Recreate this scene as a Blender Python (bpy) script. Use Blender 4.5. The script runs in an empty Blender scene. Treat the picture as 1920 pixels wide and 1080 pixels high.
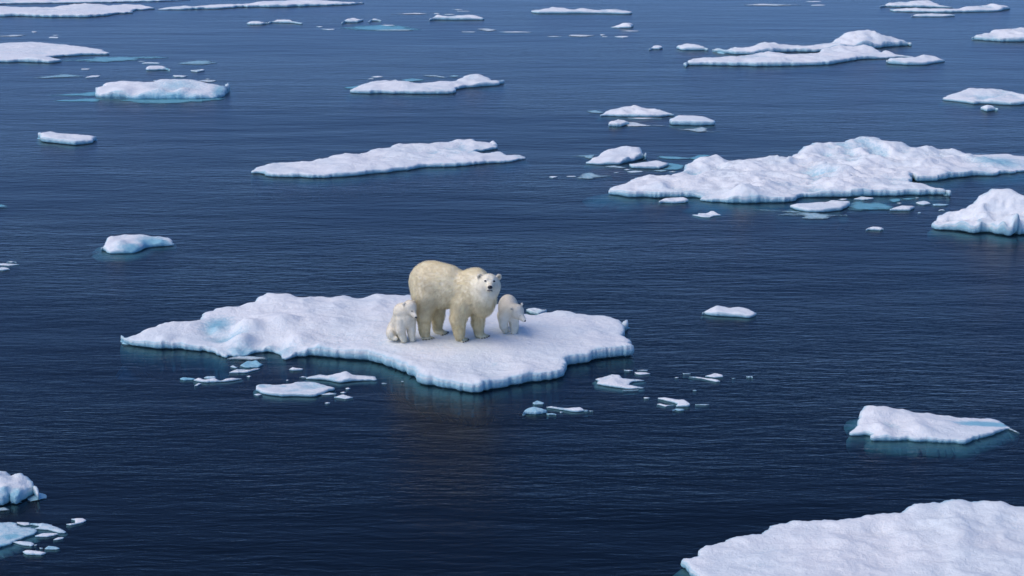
import bpy, bmesh, math, random
import numpy as np
from mathutils import Vector, Matrix, noise, geometry
random.seed(7); rng = np.random.default_rng(7)
scene = bpy.context.scene
COL = scene.collection

# ---------------------------------------------------------------- camera, light
CAM_H = 9.0; F = 3000.0; PITCH = math.atan(840/3000)
cam_d = bpy.data.cameras.new('camera'); cam = bpy.data.objects.new('camera', cam_d); COL.objects.link(cam)
cam.location = (0, 0, CAM_H); cam.rotation_euler = (math.pi/2-PITCH, 0, 0)
cam_d.sensor_width = 36; cam_d.lens = F/1920*36; cam_d.clip_end = 6000; cam_d.clip_start = 0.5
scene.camera = cam
SUN_EL = math.radians(49); SUN_AZ = math.radians(-114)      # azimuth from +Y, negative = left
world = bpy.data.worlds.new('World'); scene.world = world; world.use_nodes = True
nt = world.node_tree; nt.nodes.clear()
out = nt.nodes.new('ShaderNodeOutputWorld'); bg = nt.nodes.new('ShaderNodeBackground'); sky = nt.nodes.new('ShaderNodeTexSky')
sky.sky_type = 'NISHITA'; sky.sun_disc = False; sky.sun_elevation = SUN_EL; sky.sun_rotation = SUN_AZ
sky.air_density = 0.75; sky.dust_density = 0.0; sky.ozone_density = 8.0
bg.inputs['Strength'].default_value = 0.1
wb = nt.nodes.new('ShaderNodeMix'); wb.data_type = 'RGBA'; wb.blend_type = 'MULTIPLY'; wb.inputs[0].default_value = 1
wb.inputs[7].default_value = (.80, .96, 1.16, 1)                # cool white balance of the whole sky
nt.links.new(sky.outputs[0], wb.inputs[6]); nt.links.new(wb.outputs[2], bg.inputs[0]); nt.links.new(bg.outputs[0], out.inputs[0])
sun_d = bpy.data.lights.new('sun', 'SUN'); sun_d.energy = 1.9; sun_d.angle = math.radians(60); sun_d.color = (1, .90, .78)
sun = bpy.data.objects.new('sun', sun_d); COL.objects.link(sun)
sdir = Vector((math.sin(SUN_AZ)*math.cos(SUN_EL), math.cos(SUN_AZ)*math.cos(SUN_EL), math.sin(SUN_EL)))
sun.rotation_euler = sdir.to_track_quat('Z', 'Y').to_euler(); sun.location = (0, 0, 60)
scene.view_settings.view_transform = 'Standard'; scene.view_settings.look = 'None'
scene.view_settings.gamma = 1; scene.view_settings.use_curve_mapping = False
scene.view_settings.exposure = 0.53

# ---------------------------------------------------------------- geometry helpers
UP = Vector((0, math.sin(PITCH), math.cos(PITCH))); FW = Vector((0, math.cos(PITCH), -math.sin(PITCH)))
CAM = Vector((0, 0, CAM_H))
def ray(px, py): return Vector(((px-960)/F, 0, 0)) + UP*((540-py)/F) + FW
def at(px, py, z=0.0):                     # the place at height z seen in that direction
    d = ray(px, py); return CAM + d*((z-CAM_H)/d.z)
def at_y(px, py, Y):
    d = ray(px, py); return CAM + d*(Y/d.y)
def m_per_px(py):
    return (at(960, py)-CAM).dot(FW)/F
def tag(o, label=None, cat=None, group=None, kind=None):
    if label: o['label'] = label
    if cat: o['category'] = cat
    if group: o['group'] = group
    if kind: o['kind'] = kind
    return o
def link(name, me, mat, parent=None):
    o = bpy.data.objects.new(name, me); COL.objects.link(o)
    if mat: me.materials.append(mat)
    if parent: o.parent = parent
    return o
def mesh_np(name, v, faces, smooth=True):
    me = bpy.data.meshes.new(name); me.from_pydata([tuple(p) for p in v], [], faces)
    if smooth: me.polygons.foreach_set('use_smooth', [True]*len(me.polygons))
    me.update(); return me

class NT:
    def __init__(s, name):
        s.m = bpy.data.materials.new(name); s.m.use_nodes = True; s.t = s.m.node_tree; s.t.nodes.clear()
        s.out = s.n('ShaderNodeOutputMaterial'); s.p = s.n('ShaderNodeBsdfPrincipled'); s.l(s.p.outputs[0], s.out.inputs[0])
    def n(s, k, **kw):
        x = s.t.nodes.new(k)
        for a, b in kw.items(): setattr(x, a, b)
        return x
    def l(s, a, b): s.t.links.new(a, b)
    def val(s, sock, v):
        if hasattr(v, 'links') or hasattr(v, 'is_linked'): s.l(v, sock)
        else: sock.default_value = v
    def math(s, op, a, b=0.0, clamp=False):
        x = s.n('ShaderNodeMath', operation=op, use_clamp=clamp); s.val(x.inputs[0], a); s.val(x.inputs[1], b); return x.outputs[0]
    def mix(s, f, a, b):
        x = s.n('ShaderNodeMix', data_type='RGBA'); s.val(x.inputs[0], f)
        for i, c in ((6, a), (7, b)):
            if isinstance(c, tuple): x.inputs[i].default_value = (*c, 1)
            else: s.l(c, x.inputs[i])
        return x.outputs[2]
    def ramp(s, v, a, b, c=0.0, d=1.0):
        x = s.n('ShaderNodeMapRange', interpolation_type='SMOOTHSTEP'); s.val(x.inputs[0], v)
        for i, q in enumerate((a, b, c, d)): x.inputs[1+i].default_value = q
        return x.outputs[0]
    def noise(s, vec, scale, detail=3, rough=.5, dist=0.0):
        x = s.n('ShaderNodeTexNoise'); s.l(vec, x.inputs['Vector']); x.inputs['Scale'].default_value = scale
        x.inputs['Detail'].default_value = detail; x.inputs['Roughness'].default_value = rough; x.inputs['Distortion'].default_value = dist
        return x.outputs[0]
    def mapping(s, vec, scale=(1, 1, 1), rot=(0, 0, 0)):
        x = s.n('ShaderNodeMapping'); s.l(vec, x.inputs[0]); x.inputs['Scale'].default_value = scale; x.inputs['Rotation'].default_value = rot
        return x.outputs[0]

# ---------------------------------------------------------------- materials
def mat_water():
    w = NT('sea_water'); pos = w.n('ShaderNodeNewGeometry').outputs['Position']
    a = w.noise(w.mapping(pos, (1.5, 6.2, 1), (0, 0, .10)), 1.0, 4, .55, .35)
    b = w.noise(w.mapping(pos, (3.6, 14., 1), (0, 0, -.10)), 1.0, 3, .55, .3)
    c = w.noise(w.mapping(pos, (.35, 1.1, 1), (0, 0, .22)), 1.0, 3, .5)
    big = w.noise(w.mapping(pos, (.05, .11, 1)), 1.0, 3, .55)
    amp = w.ramp(big, .36, .62, .45, 1.3)
    dd = w.noise(w.mapping(pos, (.10, .42, 1), (0, 0, -.15)), 1.0, 4, .6)
    h = w.math('ADD', w.math('MULTIPLY', a, .019), w.math('MULTIPLY', b, .010))
    h = w.math('ADD', w.math('MULTIPLY', h, amp), w.math('ADD', w.math('MULTIPLY', c, .024), w.math('MULTIPLY', dd, .055)))
    bump = w.n('ShaderNodeBump'); bump.inputs['Strength'].default_value = 1.0; bump.inputs['Distance'].default_value = 1.0
    w.l(h, bump.inputs['Height']); w.l(bump.outputs[0], w.p.inputs['Normal'])
    col = w.mix(w.ramp(big, .35, .7), (.0008, .007, .019), (.0015, .0115, .026))
    w.l(col, w.p.inputs['Base Color']); w.p.inputs['Roughness'].default_value = 1; w.p.inputs['Specular IOR Level'].default_value = 0
    tr = w.n('ShaderNodeBsdfTransparent'); gl = w.n('ShaderNodeBsdfGlossy'); gl.inputs['Roughness'].default_value = .29; w.l(bump.outputs[0], gl.inputs['Normal'])
    tr.inputs[0].default_value = (.80, .93, .95, 1)
    m1 = w.n('ShaderNodeMixShader'); m1.inputs[0].default_value = .66; w.l(w.p.outputs[0], m1.inputs[1]); w.l(tr.outputs[0], m1.inputs[2])
    fr = w.n('ShaderNodeFresnel'); fr.inputs[0].default_value = 1.29; w.l(bump.outputs[0], fr.inputs[1])
    m2 = w.n('ShaderNodeMixShader'); w.l(fr.outputs[0], m2.inputs[0]); w.l(m1.outputs[0], m2.inputs[1]); w.l(gl.outputs[0], m2.inputs[2]); w.l(m2.outputs[0], w.out.inputs[0])
    va = w.n('ShaderNodeVolumeAbsorption'); va.inputs['Color'].default_value = (.05, .66, .80, 1); va.inputs['Density'].default_value = 2.8; w.l(va.outputs[0], w.out.inputs['Volume'])
    return w.m

def mat_ice(name, snow=(.85, .85, .84), wet=(.26, .53, .63), lo=.02, hi=.14, rough=.55):
    w = NT(name); pos = w.n('ShaderNodeNewGeometry').outputs['Position']
    sep = w.n('ShaderNodeSeparateXYZ'); w.l(pos, sep.inputs[0])
    at_ = w.n('ShaderNodeAttribute', attribute_name='melt').outputs['Fac']
    hh = w.n('ShaderNodeAttribute', attribute_name='rel').outputs['Fac']
    n1 = w.noise(pos, 3.0, 5, .6); n2 = w.noise(pos, 14.0, 5, .65); n3 = w.noise(pos, .8, 3, .5)
    z = w.math('ADD', hh, w.math('MULTIPLY', w.math('SUBTRACT', n1, .5), .5))
    band = w.ramp(z, .44, .88, 1.0, 0.0)
    m = w.math('MAXIMUM', w.math('MULTIPLY', band, .9), w.ramp(w.math('ADD', at_, w.math('MULTIPLY', w.math('SUBTRACT', n2, .5), .55)), .08, .68), clamp=True)
    sn = w.mix(w.ramp(n3, .4, .66, 0, .8), snow, (snow[0]*.90, snow[1]*.955, snow[2]*.98))
    sn = w.mix(w.ramp(n2, .42, .62, 0, .24), sn, (snow[0]*.72, snow[1]*.80, snow[2]*.86))
    col = w.mix(m, sn, wet)
    w.l(col, w.p.inputs['Base Color'])
    w.l(w.math('SUBTRACT', rough+.25, w.math('MULTIPLY', m, .45)), w.p.inputs['Roughness'])
    w.p.inputs['IOR'].default_value = 1.31
    w.p.inputs['Subsurface Weight'].default_value = 0.0; w.p.inputs['Subsurface Radius'].default_value = (.5, .9, 1.0); w.p.inputs['Subsurface Scale'].default_value = .08
    b1 = w.n('ShaderNodeBump'); b1.inputs['Strength'].default_value = .6; b1.inputs['Distance'].default_value = .05
    w.l(w.math('ADD', w.math('MULTIPLY', n2, .7), w.math('MULTIPLY', n1, 1.2)), b1.inputs['Height'])
    b2 = w.n('ShaderNodeBump'); b2.inputs['Strength'].default_value = .6; b2.inputs['Distance'].default_value = .018
    w.l(w.noise(pos, 55.0, 4, .7), b2.inputs['Height']); w.l(b1.outputs[0], b2.inputs['Normal'])
    w.l(b2.outputs[0], w.p.inputs['Normal'])
    return w.m

def mat_fur(name, hair=False):
    w = NT(name); c = w.n('ShaderNodeAttribute', attribute_name='coat').outputs['Color']
    pos = w.n('ShaderNodeTexCoord').outputs['Object']
    n = w.noise(pos, 22, 4, .6)
    col = w.n('ShaderNodeMix', data_type='RGBA', blend_type='MULTIPLY'); col.inputs[0].default_value = 1
    w.l(c, col.inputs[6]); w.l(w.mix(w.ramp(n, .35, .65), (.95, .94, .91), (1, 1, 1)), col.inputs[7])
    w.l(col.outputs[2], w.p.inputs['Base Color']); w.p.inputs['Roughness'].default_value = .85
    w.p.inputs['Specular IOR Level'].default_value = .2
    tr = w.n('ShaderNodeBsdfTranslucent'); w.l(col.outputs[2], tr.inputs[0]); ms = w.n('ShaderNodeMixShader'); ms.inputs[0].default_value = .5 if hair else 0.0
    w.l(w.p.outputs[0], ms.inputs[1]); w.l(tr.outputs[0], ms.inputs[2]); w.l(ms.outputs[0], w.out.inputs[0])
    return w.m

def mat_plain(name, c, rough=.4):
    w = NT(name); pos = w.n('ShaderNodeTexCoord').outputs['Object']; n = w.noise(pos, 60, 3)
    w.l(w.mix(n, tuple(x*.75 for x in c), tuple(min(1, x*1.25) for x in c)), w.p.inputs['Base Color']); w.p.inputs['Roughness'].default_value = rough
    return w.m
def mat_slush():
    m = mat_ice('thin_wet_ice', wet=(.15, .40, .48)); t = m.node_tree; L = t.links
    o = [x for x in t.nodes if x.type == 'OUTPUT_MATERIAL'][0]; p = [x for x in t.nodes if x.type == 'BSDF_PRINCIPLED'][0]
    g = t.nodes.new('ShaderNodeNewGeometry'); e = t.nodes.new('ShaderNodeAttribute'); e.attribute_name = 'edge'
    def mth(op, a, b):
        x = t.nodes.new('ShaderNodeMath'); x.operation = op
        for i, v in enumerate((a, b)):
            if isinstance(v, float): x.inputs[i].default_value = v
            else: L.new(v, x.inputs[i])
        return x.outputs[0]
    n = t.nodes.new('ShaderNodeTexNoise'); n.inputs['Scale'].default_value = 3.2; n.inputs['Detail'].default_value = 6; n.inputs['Roughness'].default_value = .65
    mp = t.nodes.new('ShaderNodeMapping'); mp.inputs['Scale'].default_value = (.7, 1.0, 1); L.new(g.outputs['Position'], mp.inputs[0]); L.new(mp.outputs[0], n.inputs['Vector'])
    r = t.nodes.new('ShaderNodeMapRange'); r.interpolation_type = 'SMOOTHSTEP'; r.inputs[1].default_value = .12; r.inputs[2].default_value = .72; r.inputs[3].default_value = .15; r.inputs[4].default_value = .97
    L.new(mth('ADD', mth('MULTIPLY', e.outputs['Fac'], .55), mth('MULTIPLY', mth('SUBTRACT', n.outputs[0], .28), 1.3)), r.inputs[0])
    tr = t.nodes.new('ShaderNodeBsdfTransparent'); mx = t.nodes.new('ShaderNodeMixShader')
    L.new(r.outputs[0], mx.inputs[0]); L.new(tr.outputs[0], mx.inputs[1]); L.new(p.outputs[0], mx.inputs[2]); L.new(mx.outputs[0], o.inputs[0])
    return m
M_WATER = mat_water(); M_SLUSH = mat_slush(); M_ICE = mat_ice('snow_covered_ice'); M_FUR = mat_fur('bear_skin_coat'); M_HAIR = mat_fur('bear_hair', True)
M_NOSE = mat_plain('wet_black_skin', (.012, .013, .017), .3); M_CLAW = mat_plain('dark_claw', (.02, .018, .016), .4)
M_EYE = mat_plain('dark_eye', (.012, .009, .007), .15); M_LIP = mat_plain('dark_lip', (.05, .045, .05), .5)

# ---------------------------------------------------------------- sea
me = mesh_np('sea', [(x, y, z) for z in (-9, 0) for x, y in ((-3000, -400), (3000, -400), (3000, 5000), (-3000, 5000))], [(4, 5, 6, 7), (3, 2, 1, 0), (0, 1, 5, 4), (1, 2, 6, 5), (2, 3, 7, 6), (3, 0, 4, 7)], False)
me2 = mesh_np('sea_floor', [(-2990, -390, -8), (2990, -390, -8), (2990, 4990, -8), (-2990, 4990, -8)], [(0, 1, 2, 3)], False)
tag(link('sea_floor', me2, mat_plain('dark_silt', (.02, .03, .035), .9)), 'dark sea floor under the water', kind='structure')
tag(link('sea', me, M_WATER), 'dark blue rippled sea', kind='structure')

# ---------------------------------------------------------------- ice
def catmull(P, n_sub, smooth=.6):
    P = np.array(P); N = len(P); out = []
    for i in range(N):
        p0, p1, p2, p3 = P[i-1], P[i], P[(i+1) % N], P[(i+2) % N]
        k = n_sub[i]
        for j in range(k):
            t = j/k
            c = .5*((2*p1)+(-p0+p2)*t+(2*p0-5*p1+4*p2-p3)*t*t+(-p0+3*p1-3*p2+p3)*t**3)
            l = p1*(1-t)+p2*t
            out.append(c*smooth+l*(1-smooth))
    return np.array(out)

def in_poly(x, y, P):
    c = np.zeros(len(x), bool); n = len(P)
    for i in range(n):
        x1, y1 = P[i]; x2, y2 = P[(i+1) % n]
        if y1 == y2: continue
        cond = ((y1 > y) != (y2 > y)) & (x < (x2-x1)*(y-y1)/(y2-y1)+x1)
        c ^= cond
    return c

def dist_poly(Q, P):
    A = P; B = np.roll(P, -1, 0); D = B-A; L = (D**2).sum(1)+1e-12
    best = np.full(len(Q), 1e9)
    for i in range(len(A)):
        t = np.clip(((Q-A[i])@D[i])/L[i], 0, 1); d = Q-A[i]-t[:, None]*D[i]
        best = np.minimum(best, (d**2).sum(1))
    return np.sqrt(best)

def fbm(p, s, o=4):
    return noise.fractal(Vector((p[0]/s, p[1]/s, 3.7)), 0.8, 2.0, o, noise_basis='PERLIN_ORIGINAL')

MAIN_Z = 0.25
def ice(name, label, cat, outline, hp=8, inner=(), melt=0.0, blobs=(), rough=1.0, undercut=.3, flat=None, jag=1.0, group=None, mat=None, step=2.6, seed=0, roll=.84, smooth=.5, shelf=None, sink=0.0):
    """outline: points of the visible outline (px, py[, height in px]); inner: inner heights; blobs: patches of bare blue ice"""
    pts = [(p[0], p[1], (p[2] if len(p) > 2 else hp), len(p) > 2) for p in outline]
    n = len(pts)
    area = sum(pts[i][0]*pts[(i+1) % n][1]-pts[(i+1) % n][0]*pts[i][1] for i in range(n))
    if area < 0: pts.reverse()                      # image y down: positive = clockwise seen on screen
    ymax = max(p[1] for p in pts); ymin = min(p[1] for p in pts)
    W = []; Z = []
    for i in range(n):
        a, b, c = pts[i-1], pts[i], pts[(i+1) % n]
        tx, ty = c[0]-a[0], c[1]-a[1]; L = math.hypot(tx, ty)+1e-6
        ny = -tx/L                                  # outward normal, y component (down positive)
        h = b[2]*m_per_px(b[1])/math.cos(PITCH)
        w = min(1, max(0, (ny+.35)/.7)); w = w*w*(3-2*w)        # 1 = front edge
        p = at(b[0], b[1], h*(1-w)*.86)
        W.append((p.x, p.y)); Z.append(h)
    W = np.array(W); Z = np.array(Z)
    sc = m_per_px((ymax+ymin)/2)
    px = sc*1.875                                   # metres per rendered pixel
    seg = np.linalg.norm(np.roll(W, -1, 0)-W, axis=1)
    st = max(min(px*step, seg.sum()/44), .022, px*.9)
    sub = np.maximum(1, np.minimum(60, (seg/(st*.55)).astype(int)))
    C = catmull(W, sub, smooth)
    # ragged edge
    T = np.roll(C, -1, 0)-np.roll(C, 1, 0); T /= np.linalg.norm(T, axis=1)[:, None]+1e-9
    size = max(seg.sum()/6, .05); amp = min(.10, size*.05)*jag
    for i, p in enumerate(C):
        q = noise.fractal(Vector((p[0]*2.2, p[1]*2.2, seed+.3)), .7, 2.1, 4)
        q2 = noise.noise(Vector((p[0]*9, p[1]*9, seed+5.3)))
        C[i] = C[i]+np.array((T[i][1], -T[i][0]))*(q*amp+q2*min(amp, .035)*.5+noise.noise(Vector((p[0]*23, p[1]*23, seed)))*min(amp, .02)*.7)
    lo = C.min(0); hi = C.max(0)
    gx = np.arange(lo[0], hi[0], st); gy = np.arange(lo[1], hi[1], st*1.0)
    G = np.zeros((0, 2))
    if len(gx) and len(gy):
        X, Y = np.meshgrid(gx, gy); X = X.ravel()+rng.uniform(-.3, .3, X.size)*st; Y = Y.ravel()+rng.uniform(-.3, .3, Y.size)*st
        k = in_poly(X, Y, C); G = np.stack([X[k], Y[k]], 1)
        if len(G): G = G[dist_poly(G, C) > st*.45]
    verts = [Vector(p) for p in C]+[Vector(p) for p in G]; nb = len(C)
    r = geometry.delaunay_2d_cdt(verts, [(i, (i+1) % nb) for i in range(nb)], [list(range(nb))], 1, 1e-5)
    V2 = np.array([tuple(v) for v in r[0]]); faces = [tuple(f) for f in r[2]]
    # heights
    cp = [tuple(w)+(z,) for w, z in zip(W, Z)]
    for q in inner:
        h = q[2]*m_per_px(q[1])/math.cos(PITCH); p = at(q[0], q[1], h); cp.append((p.x, p.y, h))
    cp = np.array(cp)
    num = np.zeros(len(V2)); den = np.zeros(len(V2)); eps = (st*1.5)**2
    for x, y, h in cp:
        w = 1/((V2[:, 0]-x)**2+(V2[:, 1]-y)**2+eps)**1.5; num += w*h; den += w
    H = num/den; d = dist_poly(V2, C)
    Href = H.copy()
    nz = np.array([fbm((p[0]+seed, p[1]), 1.5, 3)*.55+(.30-abs(noise.noise(Vector((p[0]*1.5, p[1]*2.6, seed))))*1.5-abs(noise.noise(Vector((p[0]*3.5, p[1]*6, seed+4))))*.6)*.45+fbm((p[0], p[1]+9+seed), .4, 3)*.15 for p in V2])
    e = np.clip(d/np.maximum(H*.6, .02), 0, 1); e = np.sin(e*math.pi/2)
    nf = rough*np.clip(H, .0, .35)*.75
    Zv = H*(roll+(1-roll)*e)+nz*nf*np.clip(d/(H+.03), .15, 1)
    if flat is not None:
        fx, fy, rx, ry, fz = flat
        m = np.clip(1.6-np.sqrt(((V2[:, 0]-fx)/rx)**2+((V2[:, 1]-fy)/ry)**2)*1.15, 0, 1); m = m*m*(3-2*m)
        Zv = Zv*(1-m)+fz*m
    Zv = np.maximum(Zv, .008)
    mel = np.full(len(V2), float(melt)); edge = np.clip(d/(max(d.max(), .01)*.75), 0, 1)
    for bx, by, rx, ry, s in blobs:
        p = at(bx, by, 0.1); q = at(bx+rx, by, 0.1); r2 = at(bx, by-ry, 0.1)
        g = np.exp(-((V2[:, 0]-p.x)/(q.x-p.x))**2-((V2[:, 1]-p.y)/(r2.y-p.y))**2); mel = np.maximum(mel, g*s)
    mel = np.maximum(mel, np.clip(-nz-.10, 0, .5)*.8*min(1, rough)*(e > .5)+mel*0)
    vs = [(a, b, c) for (a, b), c in zip(V2, Zv)]; rel = [1.0]*len(vs); ml = list(mel); ed = list(edge)
    for i in range(len(vs)): rel[i] = .62+.38*float(e[i])
    # boundary skirt
    ec = {}
    for f in faces:
        for i in range(len(f)):
            a, b = f[i], f[(i+1) % len(f)]
            ec[(a, b)] = ec.get((a, b), 0)+1
    bd = [(a, b) for (a, b) in ec if (b, a) not in ec]
    nrm = {}
    for a, b in bd:
        t = V2[b]-V2[a]; L = np.linalg.norm(t)+1e-9; nn = np.array((t[1], -t[0]))/L
        for k in (a, b): nrm[k] = nrm.get(k, np.zeros(2))+nn
    if shelf is None: shelf = min(.30, size*.12)
    ds = min(1.2, max(.12, size/1.6))
    rings = [(.02, .82, .72), (.06, .52, .45), (.03, .26, .26), (-.10, .12, .12), (-.10-undercut, .05, .0), (-.1-undercut, -.03, .0)]
    idx = {}
    for k, nn in nrm.items():
        nn = nn/(np.linalg.norm(nn)+1e-9); z = Zv[k]; l = [k]
        fl = 1+.9*noise.noise(Vector((V2[k][0]*3.1, V2[k][1]*3.1, seed+2)))+.5*noise.noise(Vector((V2[k][0]*11, V2[k][1]*11, seed+2)))
        for off, zz, rr in rings:
            o = off*z*(fl if off > 0 else 1)
            vs.append((V2[k][0]+nn[0]*o, V2[k][1]+nn[1]*o, z*zz if zz > 0 else -.03)); rel.append(rr); ml.append(mel[k]); ed.append(0.0); l.append(len(vs)-1)
        sh = max(0, .5+1.1*noise.noise(Vector((V2[k][0]*.9, V2[k][1]*.9, seed+8)))+.12*noise.noise(Vector((V2[k][0]*4, V2[k][1]*4, seed+8))))*shelf
        for off, zz in ((.3*sh, -.07*ds), (sh, -.16*ds), (sh*.75, -.34*ds), (-.15*ds, -.55*ds)):
            vs.append((V2[k][0]+nn[0]*off, V2[k][1]+nn[1]*off, zz)); rel.append(0.0); ml.append(max(mel[k], .5)); ed.append(0.0); l.append(len(vs)-1)
        idx[k] = l
    for a, b in bd:
        A, B = idx[a], idx[b]
        for j in range(len(rings)+4): faces.append((B[j], A[j], A[j+1], B[j+1]))
    cx, cy = V2.mean(0)
    vs = [(x-cx, y-cy, z-sink) for x, y, z in vs]
    me = mesh_np(name, vs, faces)
    for nm, arr in (('melt', ml), ('rel', rel), ('edge', ed)):
        at_ = me.attributes.new(nm, 'FLOAT', 'POINT'); at_.data.foreach_set('value', np.array(arr, dtype=np.float32))
    o = link(name, me, mat or M_ICE); o.location = (cx, cy, 0)
    tag(o, label, cat, group)
    return o

def oval(cx, cy, w, h, n=8, sd=0):
    r = random.Random(int(cx*31+cy*17)+sd)
    return [(cx+w/2*math.cos(2*math.pi*i/n)*r.uniform(.72, 1.12), cy+h/2*math.sin(2*math.pi*i/n)*r.uniform(.6, 1.2)) for i in range(n)]

G_F = 'snowy ice floes adrift on the sea'; G_C = 'small ice chunks floating on the sea'; G_S = 'thin blue ice sheets lying in the water'
cnt = [0]
def floe(label, outline, hp=8, **k):
    cnt[0] += 1; return ice('ice_floe', label, 'ice floe', outline, hp, group=G_F, seed=cnt[0]*3.1, **k)
def chunk(label, outline, hp=5, **k):
    cnt[0] += 1; k.setdefault('jag', 1.5); k.setdefault('smooth', .15); k.setdefault('rough', 1.8); k.setdefault('roll', .7); return ice('ice_chunk', label, 'ice chunk', outline, hp*1.1, group=G_C, seed=cnt[0]*3.1, **k)
def sheet(label, outline, hp=1.2, **k):
    cnt[0] += 1; k.setdefault('melt', .62); k.setdefault('jag', 2.2); k.setdefault('mat', M_SLUSH); return ice('ice_sheet', label, 'ice sheet', outline, hp, group=G_S, seed=cnt[0]*3.1, **k)

bc = at(860, 634, MAIN_Z)
#MAIN
floe('large white ice floe carrying the three polar bears',
     [(228, 638, 12), (231, 632, 14), (244, 630, 16), (278, 616, 22), (312, 606, 26), (325, 601, 30), (340, 603, 26), (372, 599, 22), (387, 586, 26), (419, 575, 30), (442, 576, 26), (476, 568, 30), (489, 554, 42), (505, 548, 46), (533, 550, 42), (565, 558, 30), (598, 555, 30), (622, 558, 26), (648, 555, 27), (677, 559, 24), (705, 552, 27), (735, 553, 25), (767, 554, 24), (820, 560, 23), (880, 563, 22), (924, 566, 22), (940, 573, 20), (965, 583, 17), (986, 590, 15), (1003, 593, 15), (1022, 588, 17), (1054, 583, 20), (1085, 589, 20), (1124, 590, 20), (1141, 594, 20), (1158, 600, 18), (1172, 605, 18), (1176, 613, 18), (1168, 621, 17), (1171, 629, 17), (1182, 636, 17), (1179, 645, 18), (1186, 656, 22), (1178, 670, 26), (1130, 673, 26), (1110, 677, 25), (1102, 682, 22), (1064, 690, 24), (1059, 702, 20), (1042, 711, 20), (1003, 718, 20), (947, 728, 20), (891, 739, 20), (854, 736, 20), (826, 729, 20), (790, 721, 22), (773, 708, 24), (747, 694, 24), (719, 686, 22), (680, 678, 22), (640, 674, 22), (604, 671, 22), (585, 668, 18), (559, 669, 12), (536, 674, 4), (520, 665, 3), (489, 662, 3), (460, 668, 3), (434, 669, 4), (421, 672, 5), (395, 664, 10), (367, 660, 12), (330, 654, 14), (286, 655, 14), (252, 650, 12), (234, 644, 12)],
     hp=22, inner=[(700, 610, 26), (600, 600, 30), (530, 590, 38), (470, 600, 36), (455, 625, 30), (405, 612, 22), (395, 628, 8), (350, 632, 16), (415, 640, 7), (440, 652, 14), (500, 648, 14), (540, 655, 12), (480, 656, 7), (600, 640, 27), (680, 650, 25), (800, 690, 24), (900, 710, 25), (990, 690, 25), (1060, 650, 24), (1100, 620, 22), (925, 693, 17), (760, 670, 24), (310, 628, 22), (280, 640, 18), (560, 625, 30)],
     blobs=[(408, 619, 32, 13, .62), (425, 638, 45, 7, .5), (485, 658, 75, 9, .62), (360, 655, 50, 6, .6), (620, 672, 60, 4, .4), (690, 564, 25, 4, .35), (925, 690, 22, 6, .2), (300, 650, 50, 4, .3)],
     flat=(bc.x, bc.y, 1.75, 1.0, MAIN_Z), rough=.45, step=2.0, jag=.9, shelf=.10)
chunk('small snow slab lodged behind the walking cub at the rear edge of the bears\' floe', [(986, 578), (1000, 576), (1018, 579), (1025, 586), (1010, 592), (996, 590), (988, 585)], 8)
sheet('narrow ice rim along the meltwater notch of the bears\' floe', [(426, 672), (450, 667), (481, 668), (499, 674), (473, 677), (440, 675)], 3, melt=.35)
# big foreground and right-hand floes
floe('huge snowy ice floe filling the bottom right corner',
     [(1284, 1055, 14), (1291, 1046, 16), (1308, 1041, 16), (1308, 1030, 18), (1318, 1020, 18), (1342, 1018, 18), (1363, 1006, 20), (1404, 1002, 20), (1430, 1001, 22), (1442, 990, 22), (1462, 982, 24), (1500, 973, 28), (1535, 975, 28), (1604, 972, 32), (1631, 966, 36), (1672, 959, 38), (1724, 942, 48), (1776, 933, 54), (1862, 936, 52), (1920, 949, 42), (2000, 965, 34), (2080, 1010, 30), (2090, 1150, 30), (1900, 1230, 30), (1600, 1220, 30), (1400, 1170, 24), (1310, 1100, 18), (1292, 1075, 16)],
     hp=28, inner=[(1450, 1040, 24), (1600, 1010, 32), (1650, 1000, 24), (1700, 990, 34), (1780, 970, 44), (1830, 975, 36), (1550, 1080, 30), (1750, 1060, 36), (1900, 1020, 30), (1660, 1050, 24), (1880, 1100, 34)], rough=.7, step=3.0,
     blobs=[(1848, 955, 20, 14, .45), (1818, 968, 10, 8, .3), (1460, 1042, 25, 5, .2)], jag=.8)
floe('white wedge-shaped floe tapering into a blue wet tail at right',
     [(1596, 816, 5), (1607, 798, 12), (1614, 784, 18), (1615, 772, 24), (1624, 761, 28), (1655, 760, 26), (1687, 767, 20), (1729, 775, 14), (1768, 779, 9), (1804, 784, 4), (1840, 784, 2), (1869, 785, 2), (1888, 799, 2), (1894, 805, 4), (1869, 814, 7), (1841, 824, 8), (1824, 828, 9), (1804, 833, 9), (1781, 830, 9), (1719, 828, 8), (1680, 827, 8), (1644, 827, 9), (1634, 826, 10), (1632, 819, 8), (1612, 818, 6)],
     hp=8, inner=[(1650, 790, 24), (1700, 795, 14), (1760, 800, 10), (1660, 808, 16), (1720, 800, 18), (1800, 812, 8)], blobs=[(1845, 788, 55, 6, .95), (1605, 815, 14, 8, .7), (1660, 800, 12, 8, .2)], undercut=.1, shelf=.32)
sheet('thin white spur trailing off the tip of the wedge-shaped floe', [(1886, 800), (1898, 804), (1912, 811), (1908, 813), (1893, 807)], 2, melt=.3)
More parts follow.
